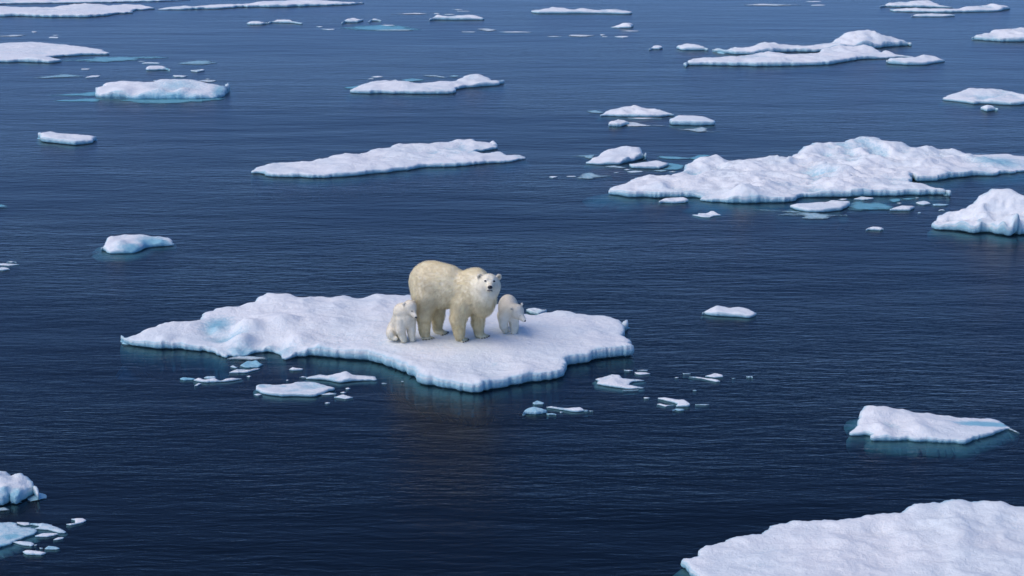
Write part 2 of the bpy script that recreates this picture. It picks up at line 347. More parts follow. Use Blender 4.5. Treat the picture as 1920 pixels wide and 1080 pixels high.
floe('large hummocked ice floe with ridges and blue edges at right of centre',
     [(1139, 365, 8), (1141, 352, 12), (1160, 347, 12), (1175, 344, 12), (1190, 332, 16), (1215, 329, 17), (1240, 329, 16), (1260, 327, 15), (1275, 322, 16), (1285, 314, 18), (1290, 306, 20), (1307, 299, 24), (1332, 294, 27), (1347, 294, 26), (1367, 302, 20), (1387, 302, 18), (1412, 297, 19), (1460, 299, 18), (1477, 297, 19), (1492, 289, 26), (1507, 276, 34), (1532, 267, 38), (1575, 266, 38), (1595, 259, 42), (1615, 255, 45), (1640, 255, 45), (1665, 264, 40), (1690, 266, 36), (1715, 276, 28), (1740, 272, 30), (1765, 281, 22), (1778, 289, 7), (1815, 289, 5), (1850, 290, 5), (1887, 289, 5), (1902, 292, 5), (1925, 294, 5), (1965, 300, 5), (1975, 318, 5), (1920, 323, 5), (1865, 329, 8), (1800, 333, 12), (1750, 340, 12), (1716, 341, 12), (1711, 336, 12), (1709, 341, 13), (1740, 346, 14), (1757, 353, 12), (1770, 353, 11), (1781, 359, 11), (1779, 366, 11), (1740, 366, 12), (1665, 368, 10), (1590, 370, 10), (1507, 371, 9), (1490, 378, 10), (1460, 381, 12), (1400, 383, 12), (1350, 380, 8), (1312, 377, 5), (1315, 373, 8), (1287, 371, 12), (1225, 372, 13), (1175, 370, 13)],
     hp=12, inner=[(1500, 320, 20), (1460, 345, 14), (1400, 356, 22), (1385, 362, 24), (1430, 340, 22), (1340, 330, 20), (1560, 300, 34), (1620, 290, 30), (1680, 300, 18), (1640, 318, 15), (1560, 335, 22), (1500, 350, 14), (1600, 350, 20), (1660, 350, 16), (1740, 300, 24), (1760, 310, 16), (1700, 320, 18), (1230, 345, 18), (1290, 340, 14), (1800, 312, 8), (1250, 360, 13), (1450, 325, 12), (1590, 312, 16)],
     rough=1.3, step=2.0, shelf=.75, blobs=[(1870, 306, 60, 9, .55), (1300, 365, 40, 6, .4), (1720, 290, 15, 5, .35), (1470, 355, 60, 6, .25), (1590, 365, 120, 4, .35)])
floe('tall lumpy iceberg piece cut by the right edge of the view',
     [(1746, 427, 10), (1749, 415, 14), (1765, 400, 22), (1780, 394, 26), (1802, 396, 25), (1825, 385, 36), (1827, 375, 45), (1837, 364, 54), (1850, 362, 55), (1860, 352, 64), (1875, 355, 60), (1890, 354, 62), (1905, 359, 58), (1920, 367, 52), (1950, 380, 40), (1975, 410, 20), (1965, 438, 14), (1915, 442, 16), (1890, 444, 18), (1868, 441, 17), (1850, 437, 17), (1825, 439, 16), (1790, 434, 14), (1752, 431, 10)],
     hp=18, inner=[(1800, 410, 24), (1850, 400, 38), (1880, 380, 58), (1910, 390, 48), (1845, 412, 22), (1880, 415, 26), (1855, 402, 26), (1900, 425, 24), (1780, 418, 16)], rough=1.8, step=1.8, blobs=[(1838, 430, 8, 8, .4)], undercut=.6)
floe('small rounded white floe alone at right of the bears', [(1317, 587, 5), (1322, 582, 7), (1337, 576, 12), (1345, 572, 15), (1359, 574, 13), (1368, 577, 10), (1384, 575, 12), (1401, 579, 9), (1414, 585, 7), (1417, 592, 6), (1404, 597, 6), (1374, 595, 7), (1334, 593, 6), (1320, 590, 5)], 7, inner=[(1345, 582, 10), (1385, 584, 9)], rough=1.4)
floe('long low snowy floe above the bears with a notch at its right end',
     [(472, 323, 5), (484, 313, 8), (519, 305, 8), (580, 303, 8), (603, 299, 9), (632, 291, 10), (673, 289, 9), (711, 278, 12), (723, 278, 12), (749, 270, 14), (790, 269, 13), (834, 266, 13), (860, 261, 16), (886, 260, 16), (893, 266, 12), (912, 268, 9), (933, 279, 5), (908, 284, 5), (886, 287, 6), (906, 287, 5), (936, 284, 5), (947, 290, 4), (974, 290, 5), (984, 298, 3), (959, 305, 4), (918, 307, 6), (863, 312, 7), (799, 315, 7), (775, 319, 7), (732, 323, 8), (656, 331, 8), (603, 334, 8), (507, 332, 7), (484, 326, 6)],
     hp=8, inner=[(500, 318, 9), (560, 318, 7), (640, 306, 9), (700, 300, 9), (760, 290, 11), (850, 280, 13), (830, 296, 9), (650, 318, 11), (900, 295, 8), (780, 305, 9)], rough=1.2)
chunk('small upright lump on the right end of the long low floe', [(917, 276), (918, 266), (926, 264), (932, 270), (930, 278), (923, 279)], 8)
floe('blue-sided berg with a shaded front slope, upper left', [(181, 170, 14), (185, 162, 17), (200, 155, 20), (240, 153, 20), (280, 155, 20), (305, 149, 25), (330, 150, 24), (350, 148, 26), (365, 150, 24), (380, 154, 21), (400, 158, 18), (425, 160, 16), (428, 164, 14), (422, 182, 6), (400, 186, 4), (350, 187, 3), (300, 187, 3), (250, 187, 6), (185, 184, 9)], 12,
     inner=[(230, 165, 18), (215, 172, 17), (300, 158, 25), (345, 156, 26), (320, 172, 12), (350, 178, 7), (260, 175, 14), (390, 168, 14), (300, 180, 7)], melt=.0, blobs=[(320, 183, 110, 3, .7), (335, 174, 60, 6, .42), (412, 176, 16, 8, .6)], undercut=.05, roll=.8, rough=.4)
sheet('pale ice shelf just under the front of the blue-sided berg', [(182, 186), (240, 186), (420, 184), (400, 189), (350, 193), (300, 195), (240, 191)], .8, melt=.7)
sheet('upper blue streak of slush trailing left of the blue-sided berg', [(95, 179), (130, 176), (181, 172), (184, 180), (140, 180)], .5, melt=.8)
sheet('lower blue streak of slush trailing left of the blue-sided berg', [(98, 189), (140, 186), (184, 184), (186, 191), (130, 191)], .5, melt=.8)
floe('small ragged white floe above the left edge, upper left', [(73, 249, 12), (84, 248, 13), (98, 247, 14), (115, 250, 12), (140, 252, 11), (165, 253, 10), (177, 255, 9), (180, 262, 7), (172, 269, 7), (140, 273, 9), (110, 270, 10), (78, 267, 11), (76, 258, 12)], 10, inner=[(120, 258, 11), (150, 260, 9)], rough=1.2, undercut=.6)
floe('turquoise-sided floe alone at the left of the view', [(190, 465, 8), (195, 455, 14), (203, 442, 20), (235, 438, 20), (258, 439, 19), (271, 437, 20), (290, 441, 16), (315, 445, 10), (326, 456, 5), (320, 461, 4), (280, 465, 5), (250, 475, 4), (205, 476, 5), (192, 470, 8)], 12,
     inner=[(225, 450, 19), (265, 444, 20), (245, 458, 13), (270, 455, 9), (300, 448, 13), (290, 456, 6)], blobs=[(290, 456, 32, 7, .95), (255, 467, 35, 6, .8)], roll=.75, undercut=.3, rough=.5, shelf=.35)
floe('bulging turquoise-bottomed iceberg cut by the left edge, lower left', [(-40, 878, 45), (0, 880, 46), (10, 880, 46), (19, 884, 42), (21, 892, 34), (29, 882, 44), (39, 880, 48), (49, 888, 40), (59, 899, 32), (63, 909, 28), (71, 921, 22), (70, 928, 20), (59, 931, 20), (45, 940, 22), (30, 948, 22), (20, 944, 24), (6, 950, 22), (-30, 952, 22), (-50, 930, 30)], 24, inner=[(10, 905, 38), (38, 905, 36), (20, 922, 32), (50, 918, 30)], rough=1.8, step=1.6, blobs=[(30, 935, 50, 10, .6)], undercut=.8)
sheet('grey sliver of ice showing under the lower left iceberg', [(-10, 953), (8, 951), (17, 957), (5, 959), (-10, 959)], 2, melt=.4)
sheet('broad turquoise ice sheet cut by the left edge, lower left', [(-50, 980), (0, 979), (30, 979), (34, 985), (64, 993), (59, 1003), (33, 1014), (10, 1026), (0, 1029), (-50, 1034)], 4, melt=.42, shelf=.2, blobs=((20, 995, 22, 8, .8), (5, 1015, 20, 7, .9)), mat=M_ICE, rough=2)
chunk('white ice strip along the top of the broad turquoise sheet', [(32, 978), (55, 979), (56, 985), (45, 986), (31, 982)], 2, melt=.2)
chunk('curved white and blue ice piece right of the broad turquoise sheet', [(57, 980), (81, 980), (98, 983), (114, 990), (125, 996), (122, 1001), (110, 1001), (90, 995), (65, 993), (75, 988), (57, 985)], 3, melt=.35)
chunk('bright white ice piece under the curved piece, lower left', [(65, 1004), (81, 999), (107, 999), (110, 1003), (90, 1008), (69, 1008)], 3)
chunk('thin white sliver right of the bright white piece, lower left', [(100, 1012), (109, 1007), (120, 1007), (118, 1011), (108, 1013)], 2, melt=.1)
chunk('ragged bluish white piece below the broad turquoise sheet', [(24, 1018), (37, 1014), (59, 1016), (63, 1021), (59, 1025), (41, 1023)], 3, melt=.25)
chunk('tiny crumb right of the ragged bluish white piece, lower left', oval(67, 1022, 6, 4), 2)
chunk('small turquoise piece lowest but one in the lower left cluster', [(84, 1028), (91, 1023), (104, 1024), (111, 1027), (107, 1031), (88, 1031)], 3, melt=.5)
chunk('tiny crumb left of the small turquoise piece, lower left', oval(77, 1028, 9, 4), 2, melt=.2)
chunk('white oblong piece lowest in the lower left cluster', [(43, 1034), (53, 1031), (80, 1034), (86, 1039), (77, 1042), (51, 1041)], 4)
chunk('hook-shaped white piece right of the lower left cluster', [(125, 982), (140, 980), (142, 977), (134, 975), (139, 972), (155, 971), (161, 976), (155, 981), (133, 986)], 3)
# pieces in front of the main floe, left
chunk('turquoise lump just below the left part of the bears\' floe', [(451, 687, 3), (456, 680, 6), (463, 675, 9), (481, 674, 9), (488, 680, 6), (493, 685, 3), (484, 690, 3), (460, 690, 3)], 4, melt=.6)
chunk('small pale wedge left of the turquoise lump', [(432, 689), (437, 684), (445, 688), (440, 691)], 3, melt=.2)
chunk('white chunk in front of the turquoise lump', [(430, 701), (436, 694), (442, 690, 7), (452, 691), (466, 693), (486, 690, 2), (488, 692, 2), (473, 697), (460, 700)], 4)
chunk('small teal lump at the left of the row below the bears\' floe', [(337, 712), (343, 707), (365, 709), (364, 713), (345, 714)], 3, melt=.7)
chunk('long knobbly white piece in the row below the bears\' floe', [(364, 715), (366, 711), (372, 707, 6), (383, 711, 4), (392, 710, 4), (400, 707, 6), (413, 713, 3), (424, 709, 4), (436, 708, 4), (455, 711, 2), (434, 716), (387, 718)], 4)
chunk('bluish lump behind the long knobbly white piece', [(382, 710), (390, 705), (404, 705), (404, 711), (392, 712)], 3, melt=.4)
chunk('little white crumb under the left end of the knobbly piece', [(364, 723), (372, 718), (378, 720), (370, 724)], 2)
chunk('tiny white crumb right of the knobbly piece', oval(467, 706, 8, 4), 2)
chunk('small white chunk alone above the flat floe, below the bears\' floe', [(543, 694), (549, 687, 6), (557, 690), (568, 690), (567, 695), (550, 696)], 4)
chunk('small white flake left of the ridged floe', oval(568, 707, 14, 4), 2)
chunk('tiny white speck left of the small flake below the bears\' floe', oval(539, 713, 6, 2.4), 1)
floe('narrow ridged floe with a bluish dip below the bears\' floe', [(575, 711, 3), (585, 704, 6), (601, 701, 8), (615, 703, 8), (632, 699, 9), (650, 694, 14), (664, 703, 6), (682, 704, 5), (700, 705, 4), (708, 711, 3), (705, 714, 3), (680, 714, 4), (638, 718, 5), (617, 714, 4)], 4, blobs=[(620, 706, 14, 5, .5)], inner=[(650, 704, 10)], rough=1.5)
floe('flat white floe below the ridged one, front left', [(481, 733, 6), (482, 722, 7), (494, 719, 7), (520, 720, 7), (544, 719, 7), (559, 715, 8), (585, 715, 8), (601, 719, 7), (627, 727, 5), (617, 735, 6), (591, 744, 7), (550, 744, 7), (512, 743, 7), (494, 739, 6)], 7, blobs=[(530, 720, 10, 2, .5), (615, 732, 14, 5, .3)])
chunk('small crumb touching the left corner of the flat white floe', oval(484, 740, 15, 5), 2)
chunk('thin tongue of ice off the right corner of the flat white floe', [(602, 741), (617, 736), (631, 738), (618, 741)], 2, melt=.3)
chunk('little white mound right of the flat white floe', [(626, 746), (643, 739, 5), (662, 744), (648, 749)], 3)
chunk('crumb just above the little white mound', oval(644, 736, 10, 4), 2)
chunk('small blue-white crumb above right of the flat white floe', oval(653, 729, 9, 5), 2, melt=.2)
chunk('tiny white oval below the little mound', oval(614, 756, 12, 4), 2)
chunk('tiny white dot near the front left edge of the bears\' floe', oval(754.5, 715.5, 4.5, 3), 2)
chunk('short thin sliver below the front left edge of the bears\' floe', oval(720, 719, 13, 2.4), 1)
# pieces right of / below main floe
floe('forked white floe off the right corner of the bears\' floe', [(1116, 711, 3), (1126, 707, 6), (1135, 704, 8), (1147, 700, 11), (1160, 702, 9), (1168, 709, 5), (1190, 711, 3), (1208, 714, 1), (1185, 717, 3), (1178, 721, 3), (1192, 724, 3), (1206, 728, 1), (1180, 730, 3), (1150, 726, 4), (1120, 721, 3), (1122, 716, 4)], 4, inner=[(1150, 711, 9)], rough=1.4)
chunk('small white oval nearest the right corner of the bears\' floe', oval(1179, 694.5, 17, 4), 2)
chunk('thin white line of ice right of the small oval', oval(1206, 694.5, 24, 2.6), 1)
chunk('white lens-shaped piece above the forked floe', oval(1202, 700, 32, 6), 2, )
chunk('thin white bar below the forked floe', oval(1182, 731.5, 28, 3.4), 2)
chunk('small white lens left of the winged piece', oval(1287, 700.5, 15, 3.6), 2)
chunk('tiny speck left of the winged piece', oval(1269, 708, 8, 2.4), 1)
chunk('white peaked piece at the far right of the scattered crumbs', [(1322, 707), (1332, 702), (1340, 699, 5), (1355, 702, 4), (1356, 708), (1340, 709)], 3)
chunk('thin curved wing of ice under the peaked piece', [(1292, 707, 1), (1315, 707, 1), (1342, 711, 2), (1350, 715, 3), (1342, 717, 3), (1318, 711, 1)], 2)
chunk('tiny streak right of the peaked piece', oval(1375, 709.5, 8, 2), 1)
chunk('small white chip rightmost of the scattered crumbs', oval(1405, 706.5, 14, 4), 3)
chunk('tiny white chip between the peaked piece and the zigzag floe', oval(1303, 732, 9, 3), 2)
chunk('small bluish chip left of the zigzag floe', oval(1212, 746, 12, 4), 2, melt=.3)
floe('zigzag white floe with a teal foot, front centre right', [(1235, 746, 3), (1247, 745, 4), (1268, 749, 4), (1283, 749, 6), (1294, 756, 5), (1290, 763, 4), (1268, 763, 2), (1270, 759, 4), (1255, 754, 4), (1240, 750, 3)], 4, blobs=[(1278, 761, 12, 3, .6), (1238, 746, 8, 3, .6)])
chunk('low white piece left of the zigzag floe\'s foot', [(1232, 759), (1238, 756), (1249, 759), (1263, 760), (1248, 763)], 2)
chunk('teal oval under the zigzag floe\'s foot', oval(1274, 768, 24, 6), 3, melt=.5)
chunk('thin white bar right of the zigzag floe', oval(1316, 759, 31, 3.4), 2)
chunk('small teal chunk topmost of the front centre trio', [(999, 754), (1007, 750), (1020, 754), (1018, 759), (1002, 759)], 3, melt=.5)
chunk('big rounded teal chunk leftmost of the front centre trio', [(981, 773), (985, 767), (1001, 763), (1018, 767), (1024, 775), (1005, 778), (983, 777)], 7, melt=.5)
floe('teal and white twisted piece right of the big teal chunk', [(1024, 764, 2), (1035, 761, 4), (1060, 765, 4), (1075, 764, 5), (1088, 763, 6), (1097, 768, 4), (1103, 771, 2), (1080, 773, 4), (1058, 770, 3), (1035, 767, 3)], 4, blobs=[(1038, 765, 24, 6, .95), (1080, 768, 20, 6, .3)])
chunk('small teal crumb below the twisted piece', oval(1034, 776.5, 18, 5), 3, melt=.5)
chunk('tiny white crumb at the right tip of the twisted piece', oval(1108, 770.5, 9, 3), 2)
chunk('tiny white dot under the middle of the twisted piece', oval(1052, 773, 7, 2.4), 1)
# upper left
floe('farthest snow field strip along the top left edge', [(-80, -8, 3), (200, -9, 3), (340, -5, 2), (357, 0, 2), (300, 3, 3), (150, 6, 3), (0, 8, 3), (-80, 9, 3)], 3)
floe('broad low floe near the top left corner', [(-60, 14, 6), (30, 13, 6), (90, 14, 7), (125, 10, 8), (150, 7, 9), (180, 8, 8), (215, 10, 6), (230, 8, 6), (255, 8, 6), (275, 11, 5), (290, 17, 3), (270, 19, 3), (250, 20, 4), (247, 25, 4), (215, 27, 4), (203, 30, 5), (160, 33, 6), (90, 33, 6), (40, 31, 6), (0, 32, 6), (-60, 33, 6)], 6, rough=.7, jag=2)
floe('long thin floe stretching right along the top edge', [(292, 18, 1), (330, 12, 3), (350, 10, 4), (362, 12, 3), (400, 9, 4), (460, 7, 4), (500, 3, 6), (522, 1, 7), (560, 0, 7), (590, 0, 7), (626, 2, 6), (650, 4, 4), (679, 5, 2), (660, 9, 3), (616, 11, 4), (522, 14, 6), (460, 14, 5), (415, 17, 4), (362, 18, 5), (330, 19, 3)], 5, rough=.7, jag=2)
floe('smooth white floe with two lobes at the left edge', [(-60, 80, 7), (0, 81, 7), (45, 80, 7), (65, 79, 8), (110, 82, 7), (150, 87, 6), (185, 92, 5), (203, 98, 4), (198, 103, 4), (160, 104, 5), (110, 107, 5), (88, 106, 4), (112, 111, 5), (115, 116, 5), (95, 119, 6), (40, 117, 6), (0, 118, 6), (-60, 118, 6)], 6, rough=.6, inner=[(60, 108, 8)])
sheet('long pale sheet right of the two-lobed floe', [(115, 113), (160, 111), (185, 107), (250, 106), (300, 106), (316, 108), (300, 110), (262, 110), (250, 114), (200, 117), (150, 115)], .8, melt=.6)
chunk('thin dash of ice above the oblong block, upper left', oval(266, 115, 19, 2), .8)
chunk('thin pale bar above the oblong block, upper left', oval(283, 118, 42, 4), .8, melt=.3)
chunk('oblong white block with teal end, upper left', [(272, 128), (280, 123), (305, 123), (319, 128), (310, 132), (278, 133)], 5, blobs=[(310, 129, 9, 4, .7)])
sheet('grey-blue flat sheet above the small pale lump', [(334, 119), (345, 116), (375, 113), (398, 114), (392, 117), (409, 118), (380, 122), (340, 121)], 1, melt=.5)
chunk('small pale lump below the grey-blue sheet', [(358, 134), (365, 130), (380, 129), (384, 133), (370, 136)], 3, melt=.2)
chunk('tiny dash left between the two-lobed floe and the slush line', oval(160, 129.5, 20, 3), 1)
sheet('pale slush line under the two-lobed floe', [(60, 145), (90, 143), (105, 140), (120, 139), (145, 141), (156, 144), (110, 146), (75, 147)], 1, melt=.5)
chunk('short white tail at the right of the slush line', [(160, 145), (170, 142), (188, 141), (184, 145), (168, 146)], 1.2)
chunk('small white flake above the blue-sided berg', oval(337, 143, 28, 5), 1.5, melt=.2)
chunk('tiny dash right above the crest of the blue-sided berg', oval(390, 148, 9, 2), .8)
chunk('tiny dash left above the crest of the blue-sided berg', oval(291, 151, 9, 2), .8)
sheet('thin pale strip behind the right end of the blue-sided berg', oval(387, 152, 42, 5), 1, melt=.3)
sheet('pale streak at the left edge above the two-lobed floe', [(-10, 69), (15, 66), (28, 65), (52, 66), (25, 69)], .8, melt=.3)
chunk('faint tiny dash highest above the two-lobed floe', oval(64, 60, 14, 2), .6)
chunk('upper dash of the pair above the two-lobed floe', oval(104, 66, 12, 2), .6)
chunk('lower dash of the pair above the two-lobed floe', oval(100, 70.5, 22, 3), .8)
sheet('teal sliver cut by the left edge at mid height', [(-14, 384), (5, 383), (14, 386), (10, 390), (-14, 391)], 3, melt=.6)
chunk('small pale piece topmost at the left edge beside the open sea', oval(21, 491, 18, 4), 2, melt=.2)
chunk('flat pale piece at the left edge beside the open sea', [(-12, 497), (5, 493), (22, 494), (37, 497), (15, 499)], 2)
chunk('lowest white piece at the left edge beside the open sea', oval(4, 504, 34, 8), 3, melt=.2)
# top centre
chunk('bluish oval floe left of the slim white one, top centre left', [(463, 46), (466, 42), (480, 40), (500, 42), (502, 45), (490, 47), (468, 47)], 4, melt=.2)
chunk('slim white floe right of the bluish oval one', [(503, 41), (520, 37), (535, 37), (567, 42), (545, 44), (508, 43)], 4)
chunk('rounded mound of ice above the teal slick', [(641, 41), (650, 36), (662, 33), (675, 35), (681, 39), (672, 43), (646, 43)], 5)
chunk('smaller mound right of the rounded one above the teal slick', [(692, 39), (700, 34), (715, 37), (708, 40), (696, 40)], 4)
sheet('large faint teal slick of submerged ice, top centre', [(636, 52), (680, 48), (715, 46), (750, 48), (787, 55), (750, 58), (700, 58), (664, 56)], .5, melt=.95)
sheet('bright front rim of the teal slick', oval(736, 56.5, 100, 3.4), .8, melt=.4)
chunk('short dash left of the teal slick', oval(617, 55, 25, 2.4), .8)
chunk('tiny dash above left of the teal slick', oval(600, 50, 14, 1.6), .6)
chunk('white dash on the top rim of the teal slick', oval(728, 47.5, 28, 2.4), .8)
sheet('long thin dash left of the saddle-backed floe', [(732, 27), (765, 25), (780, 24), (806, 26), (780, 27)], .8, melt=.1)
chunk('short dash behind the left hump of the saddle-backed floe', oval(819, 25.5, 14, 2), .6)
chunk('second short dash behind the saddle-backed floe', oval(843, 27, 22, 2), .6)
chunk('upper hairline dash far above the saddle-backed floe', oval(860, 18, 22, 1.5), .5)
chunk('lower hairline dash far above the saddle-backed floe', oval(868, 21, 30, 1.6), .5)
floe('saddle-backed white floe, top centre', [(805, 36, 4), (813, 30, 8), (820, 27, 9), (840, 30, 7), (860, 28, 8), (885, 28, 7), (909, 34, 4), (905, 38, 4), (850, 38, 5), (810, 38, 4)], 5)
sheet('pale diamond-shaped sheet below the saddle-backed floe', [(895, 55), (910, 53), (933, 56), (915, 59)], 1, melt=.3)
chunk('dash left of the pale diamond-shaped sheet', oval(879, 60, 35, 2), .8)
chunk('long dash right of the pale diamond-shaped sheet', oval(968, 60, 58, 2.8), .8)
floe('double-bodied white floe with a dome at its right end', [(655, 174, 6), (660, 167, 7), (680, 158, 10), (700, 153, 11), (722, 151, 11), (733, 151, 12), (741, 147, 14), (752, 152, 11), (780, 156, 9), (810, 155, 10), (830, 152, 11), (848, 153, 9), (862, 148, 11), (872, 141, 17), (885, 138, 20), (900, 139, 18), (915, 145, 12), (925, 151, 8), (943, 150, 7), (944, 158, 6), (930, 161, 6), (880, 165, 6), (853, 168, 6), (850, 176, 8), (800, 177, 8), (720, 176, 7), (670, 176, 7)], 8, inner=[(700, 163, 9), (800, 164, 9), (740, 168, 6)], blobs=[(748, 151, 10, 3, .5), (925, 158, 20, 4, .3)])
chunk('small pale fleck behind the left of the double-bodied floe', oval(709, 144, 24, 3.4), 1)
chunk('tiny white fleck nearer the left of the double-bodied floe', oval(696, 148, 13, 2), .8)
sheet('teal sheet close behind the middle of the double-bodied floe', [(752, 150), (770, 147), (790, 148), (798, 151), (780, 153), (758, 154)], 1, melt=.6)
sheet('thin pale sliver behind the middle of the double-bodied floe', [(794, 141), (815, 141), (833, 144), (835, 147), (820, 144), (800, 143)], 1, melt=.4)
sheet('small pale oval left of the dome of the double-bodied floe', oval(852, 143, 25, 4.4), 1.2, melt=.5)
sheet('teal fringe at the left tip of the double-bodied floe', [(646, 164), (665, 161), (690, 158), (672, 167), (652, 167)], 1, melt=.7)
floe('long wavy floe at the top, right of centre', [(996, 20, 4), (1005, 18, 5), (1025, 16, 7), (1035, 13, 9), (1050, 14, 8), (1075, 18, 5), (1090, 15, 8), (1105, 17, 6), (1120, 19, 4), (1140, 17, 6), (1155, 16, 7), (1170, 19, 5), (1185, 22, 3), (1180, 27, 4), (1120, 26, 4), (1050, 26, 5), (1010, 26, 5), (998, 24, 4)], 5, jag=.6)
chunk('smooth teardrop-shaped floe below the long wavy floe', [(1145, 51, 1), (1160, 47, 4), (1175, 45, 6), (1185, 44, 6), (1188, 49, 4), (1183, 53, 4), (1160, 53, 3)], 5)
chunk('dash under the teardrop-shaped floe', oval(1181, 58, 32, 2), .6)
chunk('leftmost dash in the row below the teardrop-shaped floe', oval(1039, 68.5, 30, 2), .7)
sheet('long pale sheet in the row below the teardrop-shaped floe', oval(1088, 66.8, 60, 4.4), 1, melt=.25)
chunk('tiny upper dash in the row below the teardrop-shaped floe', oval(1129, 65.5, 12, 2), .6)
chunk('tiny lower dash in the row below the teardrop-shaped floe', oval(1134, 69, 13, 1.6), .6)
chunk('rightmost dash in the row below the teardrop-shaped floe', oval(1168, 69, 30, 3.2), .8)
chunk('little rounded chunk left of the hooded chunk', [(1218, 91), (1225, 85), (1236, 85), (1244, 89), (1236, 93), (1222, 93)], 4)
chunk('hooded white chunk left of the twin floes at upper right', [(1271, 92), (1275, 85), (1290, 83), (1310, 85), (1327, 90), (1322, 95), (1280, 95)], 6)
sheet('long faint streak at the top, right of the wavy floe', [(1394, 10), (1430, 7), (1500, 9), (1450, 11)], .8, melt=.2)
chunk('upper faint dash right of the long faint streak', oval(1527, 3, 38, 1.6), .5)
chunk('lower faint dash right of the long faint streak', oval(1534, 10, 35, 2), .6)
# top right
floe('peaked snowy floe, the rear one of the twin floes', [(1335, 97, 5), (1350, 90, 10), (1362, 92, 9), (1377, 88, 11), (1390, 90, 9), (1407, 88, 9), (1425, 80, 14), (1450, 78, 15), (1467, 85, 10), (1490, 84, 10), (1517, 86, 9), (1532, 82, 11), (1552, 81, 11), (1570, 72, 17), (1582, 62, 24), (1612, 59, 26), (1625, 54, 29), (1640, 62, 23), (1660, 68, 18), (1677, 72, 14), (1692, 74, 12), (1709, 80, 8), (1706, 86, 7), (1677, 88, 8), (1647, 91, 8), (1600, 94, 8), (1532, 98, 6), (1480, 98, 7), (1402, 103, 7), (1360, 101, 6)], 8, inner=[(1600, 78, 18), (1630, 72, 20)], rough=1.4)
floe('long flat snowy floe, the front one of the twin floes', [(1287, 120, 7), (1290, 113, 8), (1310, 110, 8), (1370, 106, 8), (1402, 102, 9), (1440, 98, 10), (1468, 99, 9), (1484, 102, 8), (1530, 100, 8), (1545, 91, 12), (1575, 86, 14), (1630, 86, 13), (1652, 97, 8), (1662, 95, 8), (1689, 104, 4), (1711, 108, 2), (1665, 110, 4), (1612, 112, 6), (1590, 116, 7), (1552, 122, 8), (1502, 124, 8), (1440, 125, 8), (1360, 124, 8), (1287, 123, 7)], 8, inner=[(1600, 100, 10), (1450, 108, 11)], rough=1.2)
floe('small saddle-shaped floe at the right end of the twin floes', [(1662, 120, 8), (1664, 112, 9), (1670, 108, 9), (1690, 109, 8), (1712, 108, 9), (1730, 104, 11), (1747, 105, 10), (1770, 115, 4), (1746, 120, 5), (1740, 122, 6), (1702, 123, 8)], 7)
floe('rearmost long floe in the stack of three, top right corner', [(1650, 11, 4), (1665, 5, 7), (1690, 3, 8), (1715, 2, 9), (1740, 1, 9), (1757, 7, 5), (1765, 11, 3), (1786, 13, 2), (1772, 15, 3), (1690, 14, 5), (1660, 13, 4)], 5)
floe('middle and longest floe in the stack of three, top right corner', [(1669, 20, 3), (1672, 17, 4), (1702, 15, 5), (1740, 16, 4), (1790, 17, 4), (1815, 12, 7), (1840, 10, 8), (1862, 7, 10), (1880, 11, 7), (1894, 17, 3), (1870, 22, 4), (1840, 23, 5), (1790, 24, 5), (1740, 24, 4), (1677, 22, 3)], 5)
floe('front short floe in the stack of three, top right corner', [(1709, 30, 3), (1720, 26, 4), (1752, 25, 4), (1790, 27, 4), (1791, 31, 3), (1765, 32, 3), (1715, 32, 3)], 4)
floe('white floe cut by the right edge below the stack of three', [(1821, 75, 5), (1830, 65, 10), (1852, 62, 10), (1865, 56, 14), (1890, 54, 14), (1905, 52, 15), (1935, 53, 13), (1975, 58, 10), (1970, 78, 8), (1877, 79, 9), (1840, 76, 8)], 9, rough=1.3)
floe('smooth domed floe cut by the right edge, upper right', [(1766, 186, 6), (1790, 175, 11), (1815, 166, 16), (1840, 167, 15), (1865, 165, 16), (1890, 170, 13), (1920, 177, 10), (1960, 184, 7), (1955, 194, 6), (1920, 197, 7), (1895, 198, 7), (1840, 195, 7), (1825, 196, 7), (1790, 191, 5)], 7, inner=[(1850, 180, 12)])
chunk('small nub of ice below the smooth domed floe', [(1839, 207), (1840, 200), (1852, 199), (1858, 197, 10), (1871, 202), (1869, 208), (1850, 210)], 7)
floe('dimpled long floe above the flat-topped block, right of centre', [(1125, 216, 3), (1145, 206, 9), (1165, 201, 12), (1192, 200, 12), (1210, 204, 9), (1225, 203, 10), (1245, 209, 7), (1265, 214, 4), (1255, 218, 4), (1235, 220, 5), (1185, 220, 6), (1140, 218, 4)], 6, rough=1.8)
sheet('teal tail at the left of the dimpled long floe', [(1100, 208), (1118, 206), (1132, 210), (1124, 213), (1108, 212)], 1, melt=.5)
chunk('thin white strip along the front of the dimpled long floe', oval(1209, 221.5, 62, 2.4), .8)
floe('flat-topped block at the right of the dimpled long floe', [(1255, 232, 9), (1257, 222, 10), (1272, 216, 12), (1295, 217, 11), (1320, 218, 11), (1340, 226, 8), (1337, 235, 8), (1310, 236, 9), (1260, 235, 9)], 9, rough=.5)
chunk('small block below the dimpled long floe', [(1141, 236), (1144, 228), (1155, 225), (1166, 224), (1180, 227), (1175, 234), (1165, 238), (1145, 238)], 7)
sheet('long white tail right of the small block', [(1172, 230), (1190, 229), (1215, 234), (1249, 235), (1220, 237), (1180, 237)], 1.2, melt=.2)
sheet('pale forked sheet under the flat-topped block', [(1265, 242), (1300, 241), (1315, 238), (1330, 241), (1325, 245), (1349, 247), (1310, 248), (1290, 245)], 1.2, melt=.4)
